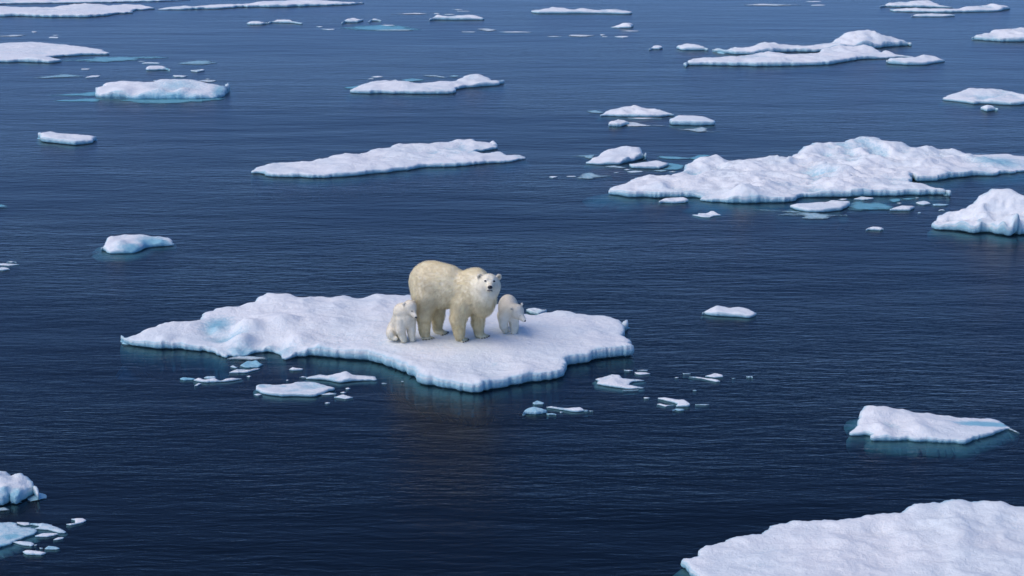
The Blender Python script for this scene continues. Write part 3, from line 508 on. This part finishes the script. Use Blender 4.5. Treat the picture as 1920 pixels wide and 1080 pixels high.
# around big right floe
floe('smooth tilted block left of the big hummocked floe', [(1099, 307, 3), (1115, 295, 9), (1140, 280, 17), (1170, 274, 21), (1200, 276, 20), (1211, 286, 16), (1210, 297, 6), (1185, 304, 4), (1160, 309, 5), (1120, 309, 4)], 10, inner=[(1150, 292, 12), (1185, 287, 18), (1195, 292, 16)], rough=.5, blobs=[(1200, 300, 20, 5, .3)], undercut=.3)
sheet('pale teal sheet behind the smooth tilted block', [(1072, 293), (1095, 291), (1115, 290), (1112, 297), (1105, 299), (1095, 294)], 1, melt=.5)
floe('low oval floe between the tilted block and the big hummocked floe', [(1180, 311, 6), (1186, 307, 7), (1205, 304, 8), (1230, 301, 9), (1252, 305, 6), (1254, 311, 5), (1237, 317, 5), (1187, 316, 6)], 6, blobs=[(1245, 312, 15, 4, .3)])
sheet('broad teal sheet beside the low oval floe', [(1250, 305), (1280, 309), (1282, 316), (1262, 319), (1240, 319), (1252, 312)], 1, melt=.65)
sheet('teal sheet behind the left shoulder of the big hummocked floe', [(1231, 295), (1240, 292), (1275, 294), (1297, 297), (1275, 299), (1245, 298)], 1, melt=.6)
sheet('teal lobe touching the rear left shoulder of the big hummocked floe', [(1292, 297), (1305, 292), (1317, 290), (1334, 291), (1320, 296), (1305, 300)], 1.2, melt=.7)
sheet('pale strip in front of the smooth tilted block', [(1135, 312), (1150, 310), (1175, 314), (1165, 316), (1145, 314)], 1, melt=.4)
chunk('tiny fleck right of the pale strip', oval(1176, 318, 11, 2.4), 1)
chunk('thin pale bar below the low oval floe', oval(1190, 322, 31, 4), 1, melt=.3)
sheet('blue bar right of the thin pale bar', oval(1240, 320, 32, 5), 1, melt=.45)
chunk('small fleck left of the big hummocked floe', oval(1262, 322, 14, 2.4), 1)
chunk('tiny dot between the pale sheet and the thin bar', oval(1156, 323.5, 10, 2), 1)
sheet('pale spreading sheet left of the big hummocked floe', [(1081, 333), (1092, 325), (1107, 323), (1125, 329), (1147, 330), (1125, 332), (1105, 336), (1086, 335)], 1.2, melt=.45)
chunk('leftmost pale fleck left of the spreading sheet', oval(1037, 332, 19, 3.6), 1)
chunk('thin dash touching the spreading sheet', oval(1071, 331, 24, 2.6), 1)
chunk('white oval floe tucked under the front left of the big hummocked floe', [(1236, 376), (1250, 371), (1270, 370), (1283, 370), (1291, 374), (1285, 381), (1262, 382), (1245, 381)], 6)
chunk('little white star-shaped piece below the big hummocked floe', [(1299, 404, 2), (1308, 402, 2), (1310, 399, 3), (1322, 399, 4), (1336, 394, 9), (1352, 402, 3), (1340, 406, 3), (1330, 409, 3), (1315, 408, 2)], 3)
floe('bluish slab in front of the big hummocked floe', [(1481, 390, 6), (1495, 381, 9), (1545, 379, 9), (1560, 375, 11), (1590, 376, 10), (1593, 386, 8), (1575, 396, 8), (1530, 399, 7), (1500, 396, 6)], 8, melt=.15)
sheet('spread of teal brash right of the bluish slab', [(1592, 384), (1602, 378), (1610, 375, 3), (1622, 380), (1650, 379), (1672, 386), (1667, 394), (1640, 394), (1615, 395), (1592, 393)], 2, melt=.65)
chunk('small white bar at the rear of the teal brash', [(1601, 372), (1615, 368), (1637, 370), (1638, 374), (1620, 376), (1605, 375)], 3)
chunk('tiny white bit behind the bluish slab', oval(1581, 374, 18, 4), 2)
chunk('rounded white bar right of the teal brash', [(1669, 391), (1690, 386), (1710, 386), (1715, 391), (1705, 396), (1675, 396)], 5)
sheet('teal flake above the rounded white bar', [(1667, 374), (1680, 372), (1690, 373), (1686, 379), (1672, 380)], 1.5, melt=.7)
sheet('thin teal strip right of the teal flake', oval(1703, 373, 27, 3.4), 1, melt=.6)
chunk('tiny dot at the end of the thin teal strip', oval(1720, 371, 7, 2), 1)
chunk('pale pebble-like piece right of the rounded white bar', oval(1733, 381, 31, 8), 2.5, melt=.25)
chunk('flat blue piece rightmost in front of the big hummocked floe', oval(1763, 384, 33, 6), 2.5, melt=.5)
chunk('small white dash between the pebble-like piece and the lumpy iceberg', oval(1766, 394, 13, 3.6), 1.5)
chunk('tiny bluish dot below the rounded white bar', oval(1724, 399, 8, 3), 1, melt=.4)
chunk('tiny dash above the rounded white bar', oval(1687, 381, 11, 2.2), 1, melt=.3)
sheet('layered pale sheet in front of the bluish slab', [(1411, 394), (1440, 393), (1490, 396), (1530, 400), (1592, 403), (1565, 406), (1545, 411), (1505, 410), (1510, 406), (1455, 404), (1470, 401), (1500, 400), (1450, 396)], 1.5, melt=.45)
chunk('small white lens alone in the open water below the brash', [(1624, 429), (1635, 425), (1650, 426), (1658, 430), (1650, 433), (1630, 432)], 4)
#ENDICE

# ---------------------------------------------------------------- bears
def smin(a, b, k):
    h = np.clip(.5+.5*(b-a)/k, 0, 1); return b*(1-h)+a*h-k*h*(1-h)
def sd_ell(P, c, r, R=None):
    q = P-np.array(c)
    if R is not None: q = q@R
    r = np.array(r); k0 = np.linalg.norm(q/r, axis=-1); k1 = np.linalg.norm(q/(r*r), axis=-1)+1e-9
    return k0*(k0-1)/k1
def sd_cone(P, a, b, ra, rb):
    a = np.array(a); b = np.array(b); d = b-a; t = np.clip(((P-a)@d)/(d@d), 0, 1)
    return np.linalg.norm(P-a-t[..., None]*d, axis=-1)-(ra+(rb-ra)*t)

def surface_net(prims, lo, hi, h):
    nx, ny, nz = [int((hi[i]-lo[i])/h)+2 for i in range(3)]
    X, Y, Z = np.meshgrid(lo[0]+h*np.arange(nx), lo[1]+h*np.arange(ny), lo[2]+h*np.arange(nz), indexing='ij')
    P = np.stack([X, Y, Z], -1)
    f = None
    for pr in prims:
        kind, k = pr[0], pr[1]
        d = sd_ell(P, *pr[2:]) if kind == 'e' else sd_cone(P, *pr[2:]) if kind == 'c' else -sd_ell(P, *pr[2:])
        if f is None: f = d
        elif kind == 'x': f = -smin(-f, -d, k) if False else -smin(-f, sd_ell(P, *pr[2:]), k)
        else: f = smin(f, d, k)
    S = f < 0
    c = np.stack([S[i:nx-1+i, j:ny-1+j, k:nz-1+k] for i in (0, 1) for j in (0, 1) for k in (0, 1)], 0)
    n_in = c.sum(0); act = (n_in > 0) & (n_in < 8)
    idx = -np.ones(act.shape, int); ii = np.argwhere(act); idx[act] = np.arange(len(ii))
    acc = np.zeros((len(ii), 3)); cn = np.zeros(len(ii))
    offs = [(i, j, k) for i in (0, 1) for j in (0, 1) for k in (0, 1)]
    for a in offs:
        for ax in range(3):
            if a[ax]: continue
            b = list(a); b[ax] = 1
            fa = f[ii[:, 0]+a[0], ii[:, 1]+a[1], ii[:, 2]+a[2]]; fb = f[ii[:, 0]+b[0], ii[:, 1]+b[1], ii[:, 2]+b[2]]
            m = (fa < 0) != (fb < 0); t = np.where(m, fa/(fa-fb+1e-12), 0)
            p = np.tile(np.array(a, float), (len(ii), 1)); p[:, ax] += t
            acc[m] += p[m]; cn[m] += 1
    V = (ii+acc/cn[:, None])*h+np.array(lo)
    faces = []
    for ax in range(3):
        u, v = [(1, 2), (2, 0), (0, 1)][ax]
        s0 = [slice(None)]*3; s1 = [slice(None)]*3; s0[ax] = slice(0, -1); s1[ax] = slice(1, None)
        ch = S[tuple(s0)] != S[tuple(s1)]
        for p in np.argwhere(ch):
            if p[u] < 1 or p[v] < 1 or p[u] >= f.shape[u]-1 or p[v] >= f.shape[v]-1: continue
            q = [p.copy() for _ in range(4)]
            q[1][u] -= 1; q[2][u] -= 1; q[2][v] -= 1; q[3][v] -= 1
            F4 = [int(idx[tuple(x)]) for x in q]
            if min(F4) < 0: continue
            if not S[tuple(p)]: F4 = F4[::-1]
            faces.append(F4[::-1] if True else F4)
    return V, faces

def smooth_normals_out(me):
    bm = bmesh.new(); bm.from_mesh(me); bmesh.ops.recalc_face_normals(bm, faces=bm.faces)
    bmesh.ops.smooth_vert(bm, verts=bm.verts, factor=.5, use_axis_x=True, use_axis_y=True, use_axis_z=True)
    bm.to_mesh(me); bm.free()

def set_coat(me, cols):
    a = me.attributes.new('coat', 'FLOAT_COLOR', 'POINT'); c = np.ones((len(cols), 4), np.float32); c[:, :3] = cols
    a.data.foreach_set('color', c.ravel())

def make_fur(parent, me, n, lenf, flowf, width, coatf, seed, skip):
    """short locks of hair rooted on the skin, combed along the flow, one mesh"""
    r = np.random.default_rng(seed)
    me.calc_loop_triangles(); nt_ = len(me.loop_triangles)
    tri = np.empty(nt_*3, int); me.loop_triangles.foreach_get('vertices', tri); tri = tri.reshape(-1, 3)
    co = np.empty(len(me.vertices)*3); me.vertices.foreach_get('co', co); co = co.reshape(-1, 3)
    no = np.empty(len(me.vertices)*3); me.vertices.foreach_get('normal', no); no = no.reshape(-1, 3)
    A = co[tri]; ar = np.linalg.norm(np.cross(A[:, 1]-A[:, 0], A[:, 2]-A[:, 0]), axis=1); pr = ar/ar.sum()
    k = r.choice(nt_, n, p=pr); w = r.random((n, 2)); fl = w.sum(1) > 1; w[fl] = 1-w[fl]
    B = tri[k]; W = np.stack([1-w.sum(1), w[:, 0], w[:, 1]], 1)
    P = (co[B]*W[..., None]).sum(1); N = (no[B]*W[..., None]).sum(1); N /= np.linalg.norm(N, axis=1)[:, None]
    kp = ~skip(P); P, N = P[kp], N[kp]; n = len(P)
    L = lenf(P)*r.uniform(.7, 1.3, n); Fl = flowf(P); Fl = Fl-N*(Fl*N).sum(1)[:, None]; Fl /= np.linalg.norm(Fl, axis=1)[:, None]+1e-9
    side = np.cross(N, Fl)
    # locks: tips pulled together
    cell = .055
    key = np.floor(P/cell+.31*np.sin(P[:, [1, 2, 0]]*23)).astype(int); _, inv = np.unique(key, axis=0, return_inverse=True); inv = inv.ravel()
    m = inv.max()+1; cc = np.zeros((m, 3)); ct = np.bincount(inv, minlength=m)
    lift0 = .0026/np.maximum(L, .01)
    for i in range(3): cc[:, i] = np.bincount(inv, weights=P[:, i], minlength=m)/np.maximum(ct, 1)
    wob = r.normal(0, .20, m)[inv]+r.normal(0, .14, n)
    D = Fl+side*wob[:, None]
    lift = r.uniform(.08, .24, n)+lift0
    tip = P+D*L[:, None]*.95+N*(L*lift)[:, None]
    ctr = cc[inv]+D*L[:, None]; pull = ctr-tip; pull -= N*(pull*N).sum(1)[:, None]; pm = np.linalg.norm(pull, axis=1)+1e-9; pull = pull*np.minimum(1, .7*L/pm)[:, None]; tip = tip+pull*.5
    mid = P+(D*.42+N*(lift+.22)[:, None])*L[:, None]+pull*.1
    s = np.cross(tip-P, N); s /= np.linalg.norm(s, axis=1)[:, None]+1e-9
    wd = width*r.uniform(.7, 1.3, n)[:, None]
    P0 = P-N*.004
    V = np.stack([P0-s*wd*.5, P0+s*wd*.5, mid-s*wd*.45, mid+s*wd*.45, tip], 1).reshape(-1, 3)
    i = np.arange(n)*5
    quads = np.stack([i, i+1, i+3, i+2], 1); tris = np.stack([i+2, i+3, i+4], 1)
    fm = bpy.data.meshes.new('fur')
    fm.vertices.add(len(V)); fm.vertices.foreach_set('co', V.ravel())
    fm.loops.add(n*7); fm.polygons.add(n*2)
    li = np.concatenate([quads, tris], 1).ravel(); fm.loops.foreach_set('vertex_index', li)
    ls = np.stack([np.arange(n)*7, np.arange(n)*7+4], 1).ravel(); fm.polygons.foreach_set('loop_start', ls)
    fm.update(calc_edges=True); fm.polygons.foreach_set('use_smooth', [True]*(n*2))
    jitter = r.normal(0, .10, (n, 3)); NN = N+D*.12+jitter+np.repeat(r.normal(0, .06, (m, 3))[inv][None], 1, 0)[0]; NN /= np.linalg.norm(NN, axis=1)[:, None]
    fm.normals_split_custom_set_from_vertices(np.repeat(NN, 5, 0).tolist())
    C = coatf(P)*(1+r.normal(0, .07, (n, 1)))*(1+r.normal(0, .03, m)[inv])[:, None]; C = np.clip(C, 0, .97)
    C5 = np.repeat(C, 5, 0).reshape(n, 5, 3); C5[:, :2] *= .92
    set_coat(fm, C5.reshape(-1, 3))
    o = link('fur', fm, M_HAIR, parent); return o

def ball(name, c, r, mat, parent, R=None, seg=12):
    bm = bmesh.new(); bmesh.ops.create_uvsphere(bm, u_segments=seg, v_segments=seg//2+2, radius=1)
    for v in bm.verts:
        q = Vector((v.co.x*r[0], v.co.y*r[1], v.co.z*r[2])); v.co = (R @ q if R else q)+Vector(c)
    me = bpy.data.meshes.new(name); bm.to_mesh(me); bm.free()
    me.polygons.foreach_set('use_smooth', [True]*len(me.polygons)); return link(name, me, mat, parent)
def claw_mesh(L, r):
    bm = bmesh.new(); rings = []
    for j in range(5):
        t = j/4; x = L*t; z = -.35*L*t*t; rr = r*(1-t)**.7+.0008
        rings.append([bm.verts.new((x, rr*math.cos(a), z+rr*math.sin(a))) for a in [i*math.pi/3 for i in range(6)]])
    for a, b in zip(rings, rings[1:]):
        for i in range(6): bm.faces.new((a[i], a[(i+1) % 6], b[(i+1) % 6], b[i]))
    bm.faces.new(rings[-1]); bm.faces.new(rings[0][::-1])
    me = bpy.data.meshes.new('claw'); bm.to_mesh(me); bm.free(); me.materials.append(M_CLAW)
    me.polygons.foreach_set('use_smooth', [True]*len(me.polygons)); return me
def tube(name, pts, r, mat, parent):
    bm = bmesh.new(); rings = []
    for i, p in enumerate(pts):
        p = Vector(p); t = (Vector(pts[min(i+1, len(pts)-1)])-Vector(pts[max(i-1, 0)])).normalized()
        u = t.cross(Vector((0, 0, 1))).normalized(); v = t.cross(u); rr = r*(.4 if i in (0, len(pts)-1) else 1)
        rings.append([bm.verts.new(p+u*rr*math.cos(a)+v*rr*math.sin(a)) for a in [k*math.pi/3 for k in range(6)]])
    for a, b in zip(rings, rings[1:]):
        for i in range(6): bm.faces.new((a[i], a[(i+1) % 6], b[(i+1) % 6], b[i]))
    bm.faces.new(rings[-1]); bm.faces.new(rings[0][::-1])
    me = bpy.data.meshes.new(name); bm.to_mesh(me); bm.free(); return link(name, me, mat, parent)

def paw_prims(c, ang, s, k=.03):
    """paw on the snow: c = ankle foot centre at ground, ang = direction the toes point"""
    d = np.array((math.cos(ang), math.sin(ang), 0)); sd = np.array((-d[1], d[0], 0)); c = np.array(c); out = []
    Rm = np.stack([d, sd, np.array((0, 0, 1.))], 1)
    out.append(('e', .05*s/.1, tuple(c+d*.02*s/.1+np.array((0, 0, .045*s/.1))), (.15*s/.1*.9, .105*s/.1, .062*s/.1), Rm))
    claws = []
    for j in range(5):
        a = (j-2)*.36; t = c+(d*math.cos(a)*.150+sd*math.sin(a)*.19)*s/.1
        out.append(('e', .012*s/.1, tuple(t+np.array((0, 0, .030*s/.1))), (.042*s/.1, .027*s/.1, .032*s/.1), Rm))
        aa = ang+a*.45; dd = np.array((math.cos(aa), math.sin(aa), 0))
        claws.append((tuple(t+dd*.036*s/.1+np.array((0, 0, .032*s/.1))), aa))
    return out, claws

def add_claws(claws, root, L, r):
    me = claw_mesh(L, r)
    for p, a in claws:
        o = bpy.data.objects.new('claw', me); COL.objects.link(o); o.parent = root; o.location = p; o.rotation_euler = (0, .25, a)

def bear(label, origin, Yref, prims, paws, headc, H, coatf, fur, res, paw_s, claw=None, sub=()):
    """prims: positions already in metres relative to origin"""
    root = bpy.data.objects.new('polar_bear', None); COL.objects.link(root); root.location = Vector(origin)-Vector((0, 0, .014)); root.empty_display_size = .3
    tag(root, label, 'polar bear', 'polar bear family on the ice floe')
    P = list(prims); cl = []
    for c, a in paws:
        pp, cc = paw_prims(c, a, paw_s); P += pp; cl += cc
    P += list(sub)
    allp = np.array([q for pr in P if pr[0] != 'x' for q in ((np.array(pr[2])+max(pr[3]), np.array(pr[2])-max(pr[3])) if pr[0] == 'e' else (np.array(pr[2])+pr[4], np.array(pr[2])-pr[4], np.array(pr[3])+pr[5], np.array(pr[3])-pr[5]))])
    V, Fc = surface_net(P, allp.min(0)-.05, allp.max(0)+.05, res)
    V[:, 2] = np.where(V[:, 2] < -.012, -.012, V[:, 2])
    me = mesh_np('body', V, Fc); smooth_normals_out(me)
    co = np.empty(len(me.vertices)*3); me.vertices.foreach_get('co', co); co = co.reshape(-1, 3)
    set_coat(me, coatf(co)); link('body', me, M_FUR, root)
    make_fur(root, me, coatf=coatf, **fur)
    if claw: add_claws(cl, root, *claw)
    return root

ZB = MAIN_Z
def rel(origin, Y):
    def f(px, py, dy=0.0): return tuple(at_y(px, py, Y+dy)-origin)
    return f

# ---- adult
A0 = at(875, 640, ZB); fA = rel(A0, A0.y); mp = m_per_px(640)
def gA(px, py):
    p = at(px, py, ZB)-A0; return (p.x, p.y, 0)
hd = math.radians(9)
Rh = np.array([[1, 0, 0], [0, math.sin(hd), -math.cos(hd)], [0, math.cos(hd), math.sin(hd)]])  # columns: right, up, forward
hr = Matrix.Rotation(math.radians(4), 3, 'Z') @ Matrix.Rotation(math.radians(3), 3, 'Y')
Rh = np.array(hr) @ Rh
HC = np.array(fA(917, 530.5, -.34))
def hA(a, b, c): return tuple(HC+Rh@np.array((a, b, c)))
adult = [('e', .1, fA(808, 527, .34), (.385, .39, .37)),
 ('e', .12, fA(836, 530, .24), (.36, .33, .335)),
 ('e', .10, fA(850, 543, .20), (.30, .30, .27)),
 ('e', .12, fA(880, 541, .12), (.29, .30, .33)),
 ('e', .10, fA(893, 522, .12), (.21, .24, .19)),
 ('c', .10, fA(888, 537, .05), fA(913, 533, -.22), .24, .175),
 ('e', .10, fA(901, 554, -.06), (.265, .25, .28)),
 ('e', .08, fA(905, 575, -.02), (.16, .18, .17)),
 ('e', .10, fA(832, 546, .22), (.26, .26, .28)), ('c', .08, fA(918, 545, -.26), fA(906, 566, -.08), .155, .17),
 # near front leg
 ('c', .08, fA(869, 567, -.03), fA(859, 597, -.05), .20, .132),
 ('c', .05, fA(859, 597, -.05), fA(861, 626, -.02), .132, .098),
 # far front leg
 ('c', .07, fA(897, 580, .18), fA(896, 604, .24), .14, .110),
 ('c', .04, fA(896, 604, .24), fA(898, 624, .24), .110, .088),
 # near hind leg
 ('c', .10, fA(799, 556, .16), fA(795, 588, .12), .24, .130),
 ('c', .05, fA(795, 588, .12), fA(796, 622, .16), .130, .098),
 # far hind leg
 ('c', .08, fA(818, 565, .48), fA(821, 590, .48), .19, .115),
 ('c', .05, fA(821, 590, .48), fA(820, 614, .54), .115, .090),
 # head
 ('e', .05, hA(0, .04, -.02), (.152, .135, .17), Rh),
 ('e', .05, hA(-.08, -.05, -.05), (.130, .150, .15), Rh), ('e', .05, hA(.08, -.05, -.05), (.130, .150, .15), Rh),
 ('e', .06, hA(0, -.14, -.08), (.150, .14, .16), Rh),
 ('c', .04, hA(0, -.01, .08), hA(0, -.042, .25), .082, .055),
 ('e', .02, hA(0, -.10, .185), (.050, .030, .075), Rh),
 ('e', .02, hA(-.052, .088, .115), (.034, .022, .035), Rh), ('e', .02, hA(.052, .088, .115), (.034, .022, .035), Rh),
 ('e', .015, hA(-.172, .118, -.03), (.052, .058, .026), Rh), ('e', .015, hA(.172, .122, -.03), (.052, .058, .026), Rh)]
subA = [('x', .008, hA(-.172, .118, .012), (.030, .036, .030), Rh), ('x', .008, hA(.172, .122, .012), (.030, .036, .030), Rh)]
pA = [(gA(862, 638), math.radians(-22)), (gA(901, 630.5), math.radians(-38)), (gA(798, 633), math.radians(-62)), (gA(824, 624.5), math.radians(-25))]
earL, earR = np.array(hA(-.172, .118, 0)), np.array(hA(.172, .122, 0))
def ss(x, a, b):
    t = np.clip((x-a)/(b-a), 0, 1); return t*t*(3-2*t)
def noise3(P, s, o=0.0):
    return np.array([noise.noise(Vector((p[0]*s+o, p[1]*s, p[2]*s))) for p in P])
def coatA(P):
    base = np.array((.93, .85, .65)); yel = np.array((.83, .71, .43)); white = np.array((.94, .90, .79)); brown = np.array((.42, .34, .22))
    z = P[:, 2]; w = 1-ss(z, .25, .75); n = noise3(P, 2.2)
    C = base*(1-.65*w)[:, None]+yel*(.65*w)[:, None]
    dh = np.linalg.norm(P-HC, axis=1); h = (1-ss(dh, .14, .50))*.6
    C = C*(1-h)[:, None]+white*h[:, None]
    fl = np.array(fA(797, 535, -.05)); dl = np.exp(-(((P-fl)/np.array((.16, .3, .22)))**2).sum(1))*.16
    C = C*(1-dl)[:, None]+brown*dl[:, None]
    ank = np.exp(-((z-.13)/.06)**2)*.35; C = C*(1-ank)[:, None]+np.array((.36, .28, .13))*ank[:, None]
    paw = 1-ss(z, .04, .09); C = C*(1-paw*.7)[:, None]+np.array((.80, .72, .52))*(paw*.7)[:, None]
    for e in (earL, earR):
        q = (P-e)@Rh; k = np.exp(-((q[:, 0]/.034)**2+(q[:, 1]/.040)**2))*(q[:, 2] < .035)*(np.abs(q[:, 2]) < .05)*.85
        C = C*(1-k)[:, None]+np.array((.10, .085, .05))*k[:, None]
    for sx in (-1, 1):                      # tan patches on the cheeks
        q = (P-np.array(hA(sx*.13, -.02, .05)))/.06; k = np.exp(-(q**2).sum(1))*.3
        C = C*(1-k)[:, None]+np.array((.60, .50, .33))*k[:, None]
    mz = np.exp(-(((P-np.array(hA(0, -.075, .28)))/.048)**2).sum(1))*.5
    C = C*(1-mz)[:, None]+np.array((.25, .25, .27))*mz[:, None]
    return C*(1+.02*n)[:, None]
def lenA(P):
    dh = np.linalg.norm(P-HC, axis=1); f = .016+.030*ss(dh, .24, .42)
    f = f*(1+1.0*np.exp(-((P[:, 2]-.72)/.20)**2)*ss(dh, .3, .5)); f = f*(.35+.65*ss(P[:, 2], .08, .35)); return f
rear = np.array(fA(800, 530, .3))-np.array(fA(890, 530, .05)); rear[2] = 0; rear /= np.linalg.norm(rear)
def flowA(P):
    D = np.tile(rear*.75, (len(P), 1)); z = P[:, 2]; dn = .25+1.2*(1-ss(z, .55, 1.2)); D[:, 2] -= dn
    D[z < .6] *= np.array((.3, .3, 1)); dh = np.linalg.norm(P-HC, axis=1); k = dh < .3
    q = P[k]-np.array(hA(0, -.04, .3)); D[k] = q/(np.linalg.norm(q, axis=1)[:, None]+1e-9); return D
eyA = [np.array(hA(s*.078, .062, .135)) for s in (-1, 1)]
def skipA(P):
    m = np.linalg.norm(P-np.array(hA(0, -.05, .30)), axis=1) < .058
    for e in eyA: m |= np.linalg.norm(P-e, axis=1) < .026
    for e in (earL, earR):
        q = (P-e)@Rh; m |= (np.abs(q[:, 0]) < .032) & (np.abs(q[:, 1]) < .038) & (q[:, 2] > -.01)
    m |= P[:, 2] < .02
    return m
ad = bear('huge cream-furred adult polar bear standing between the two cubs and facing the camera', A0, A0.y, adult, pA, HC, Rh, coatA,
     dict(n=36000, lenf=lenA, flowf=flowA, width=.0042, seed=1, skip=skipA), .0165, .078, (.040, .0085), subA)
Rm = Matrix(Rh.tolist())
no = ball('nose', hA(0, -.030, .292), (.046, .034, .032), M_NOSE, ad, Rm)
for s, e in zip((-1, 1), eyA): ball('eye', hA(s*.078, .062, .137), (.025, .016, .017), M_EYE, ad, Rm, 10)
tube('mouth', [hA(a, -.080-.35*abs(a), .286-7*a*a) for a in (-.052, -.038, -.02, 0, .02, .038, .052)], .0085, M_LIP, ad)

# ---- sitting cub
B0 = at(758, 642, ZB); fB = rel(B0, B0.y)
def gB(px, py):
    p = at(px, py, ZB)-B0; return (p.x, p.y, 0)
HB = np.array(fB(768.5, 576.5, -.08))
cub1 = [('e', .06, fB(741, 618, .20), (.150, .17, .165)), ('c', .06, fB(745, 611, .16), fB(752, 586, .05), .145, .125),
 ('e', .05, fB(755, 582, .05), (.150, .14, .13)), ('e', .06, fB(763, 599, .0), (.130, .13, .15)),
 ('c', .07, fB(754, 582, .02), fB(766, 578, -.07), .130, .118), ('e', .05, fB(766, 592, -.04), (.115, .12, .12)),
 ('c', .03, fB(751, 598, -.04), fB(751, 617, -.07), .098, .082), ('c', .03, fB(751, 617, -.07), fB(757, 636, -.02), .082, .055),
 ('c', .03, fB(771, 598, .02), fB(771, 618, .02), .088, .074), ('c', .03, fB(771, 618, .02), fB(773, 635, .05), .072, .052),
 ('e', .03, fB(733, 622, .08), (.085, .13, .11)), ('c', .03, fB(733, 630, .06), fB(742, 633, -.02), .055, .04),
 ('e', .03, fB(768.5, 573.5, -.08), (.120, .125, .115)), ('e', .03, fB(770, 579, -.10), (.098, .10, .085)),
 ('c', .03, fB(772.5, 583, -.15), fB(778.4, 591.5, -.24), .070, .036),
 ('e', .010, fB(757.6, 568.6, -.14), (.028, .024, .034)), ('e', .010, fB(775.5, 564.5, .0), (.026, .022, .030))]
pB = [(gB(757.5, 640.5), math.radians(-48)), (gB(773, 638), math.radians(-60)), (gB(739, 636), math.radians(-40))]
def coatB_(HC_, ears, tint):
    def f(P):
        z = P[:, 2]; base = np.array(tint); lo = np.array((.88, .84, .70)); w = 1-ss(z, .05, .30)
        C = base*(1-.5*w)[:, None]+lo*(.5*w)[:, None]; n = noise3(P, 4.0)
        for e in ears:
            k = np.exp(-(((P-np.array(e))/.016)**2).sum(1))*.95; C = C*(1-k)[:, None]+np.array((.10, .09, .08))*k[:, None]
        return C*(1+.06*n)[:, None]
    return f
def flowdown(vx, vy):
    def f(P):
        D = np.tile(np.array((vx, vy, -.9)), (len(P), 1)); return D
    return f
nB = np.array(fB(779.8, 594.0, -.275)); eB = np.array(fB(772.2, 582.0, -.225))
cb1 = bear('small pale polar bear cub sitting with bowed head at the adult\'s hind leg', B0, B0.y, cub1, pB, HB, None, coatB_(HB, [fB(758.0, 569.8, -.175)], (.90, .83, .69)),
     dict(n=15000, lenf=lambda P: np.full(len(P), .015), flowf=flowdown(-.2, .2), width=.0028, seed=2, skip=lambda P: (P[:, 2] < .012) | (np.linalg.norm(P-nB, axis=1) < .03) | (np.linalg.norm(P-eB, axis=1) < .014)), .0105, .042, (.016, .0045))
ball('nose', nB, (.022, .016, .016), M_NOSE, cb1); ball('eye', eB, (.018, .010, .008), M_EYE, cb1)

# ---- walking cub
C0 = at(958, 625, ZB); fC = rel(C0, C0.y)
def gC(px, py):
    p = at(px, py, ZB)-C0; return (p.x, p.y, 0)
cub2 = [('e', .06, fC(952.5, 572, .36), (.175, .22, .205)), ('e', .06, fC(953, 577, .18), (.180, .20, .20)), ('e', .06, fC(953, 584, .04), (.170, .16, .165)),
 ('c', .05, fC(957, 580, .0), fC(969, 582, -.10), .135, .115),
 ('e', .03, fC(969.5, 581.5, -.12), (.118, .12, .115)), ('e', .03, fC(970, 587, -.13), (.100, .10, .09)),
 ('c', .03, fC(974.5, 590, -.18), fC(982.3, 598.3, -.26), .070, .038),
 ('e', .008, fC(959.0, 577.5, -.22), (.026, .02, .030)), ('e', .008, fC(978.6, 569.3, -.06), (.022, .018, .034)),
 ('c', .04, fC(944, 594, -.02), fC(944.5, 610, -.03), .092, .070), ('c', .03, fC(944.5, 610, -.03), fC(947.5, 619, .02), .070, .055),
 ('c', .04, fC(964, 596, .02), fC(965, 612, .0), .090, .068), ('c', .03, fC(965, 612, .0), fC(964, 621, .0), .066, .055),
 ('c', .04, fC(942, 590, .40), fC(943, 612, .42), .10, .055), ('c', .04, fC(962, 590, .40), fC(961, 610, .46), .10, .055)]
pC = [(gC(948.5, 620.5), math.radians(-60)), (gC(964, 623), math.radians(-75)), (gC(944, 611), math.radians(-60)), (gC(961, 609.5), math.radians(-60))]
nC = np.array(fC(984.3, 600.3, -.285)); eC = np.array(fC(975.0, 590.5, -.245))
cb2 = bear('pale polar bear cub on all fours with lowered head turned away from the adult', C0, C0.y, cub2, pC, None, None, coatB_(None, [fC(959.0, 578.4, -.245)], (.92, .85, .72)),
     dict(n=15000, lenf=lambda P: np.full(len(P), .015), flowf=flowdown(-.3, .5), width=.0028, seed=3, skip=lambda P: (P[:, 2] < .012) | (np.linalg.norm(P-nC, axis=1) < .03)), .0105, .042, (.016, .0045))
ball('nose', nC, (.021, .016, .015), M_NOSE, cb2); ball('eye', eC, (.014, .009, .007), M_EYE, cb2)
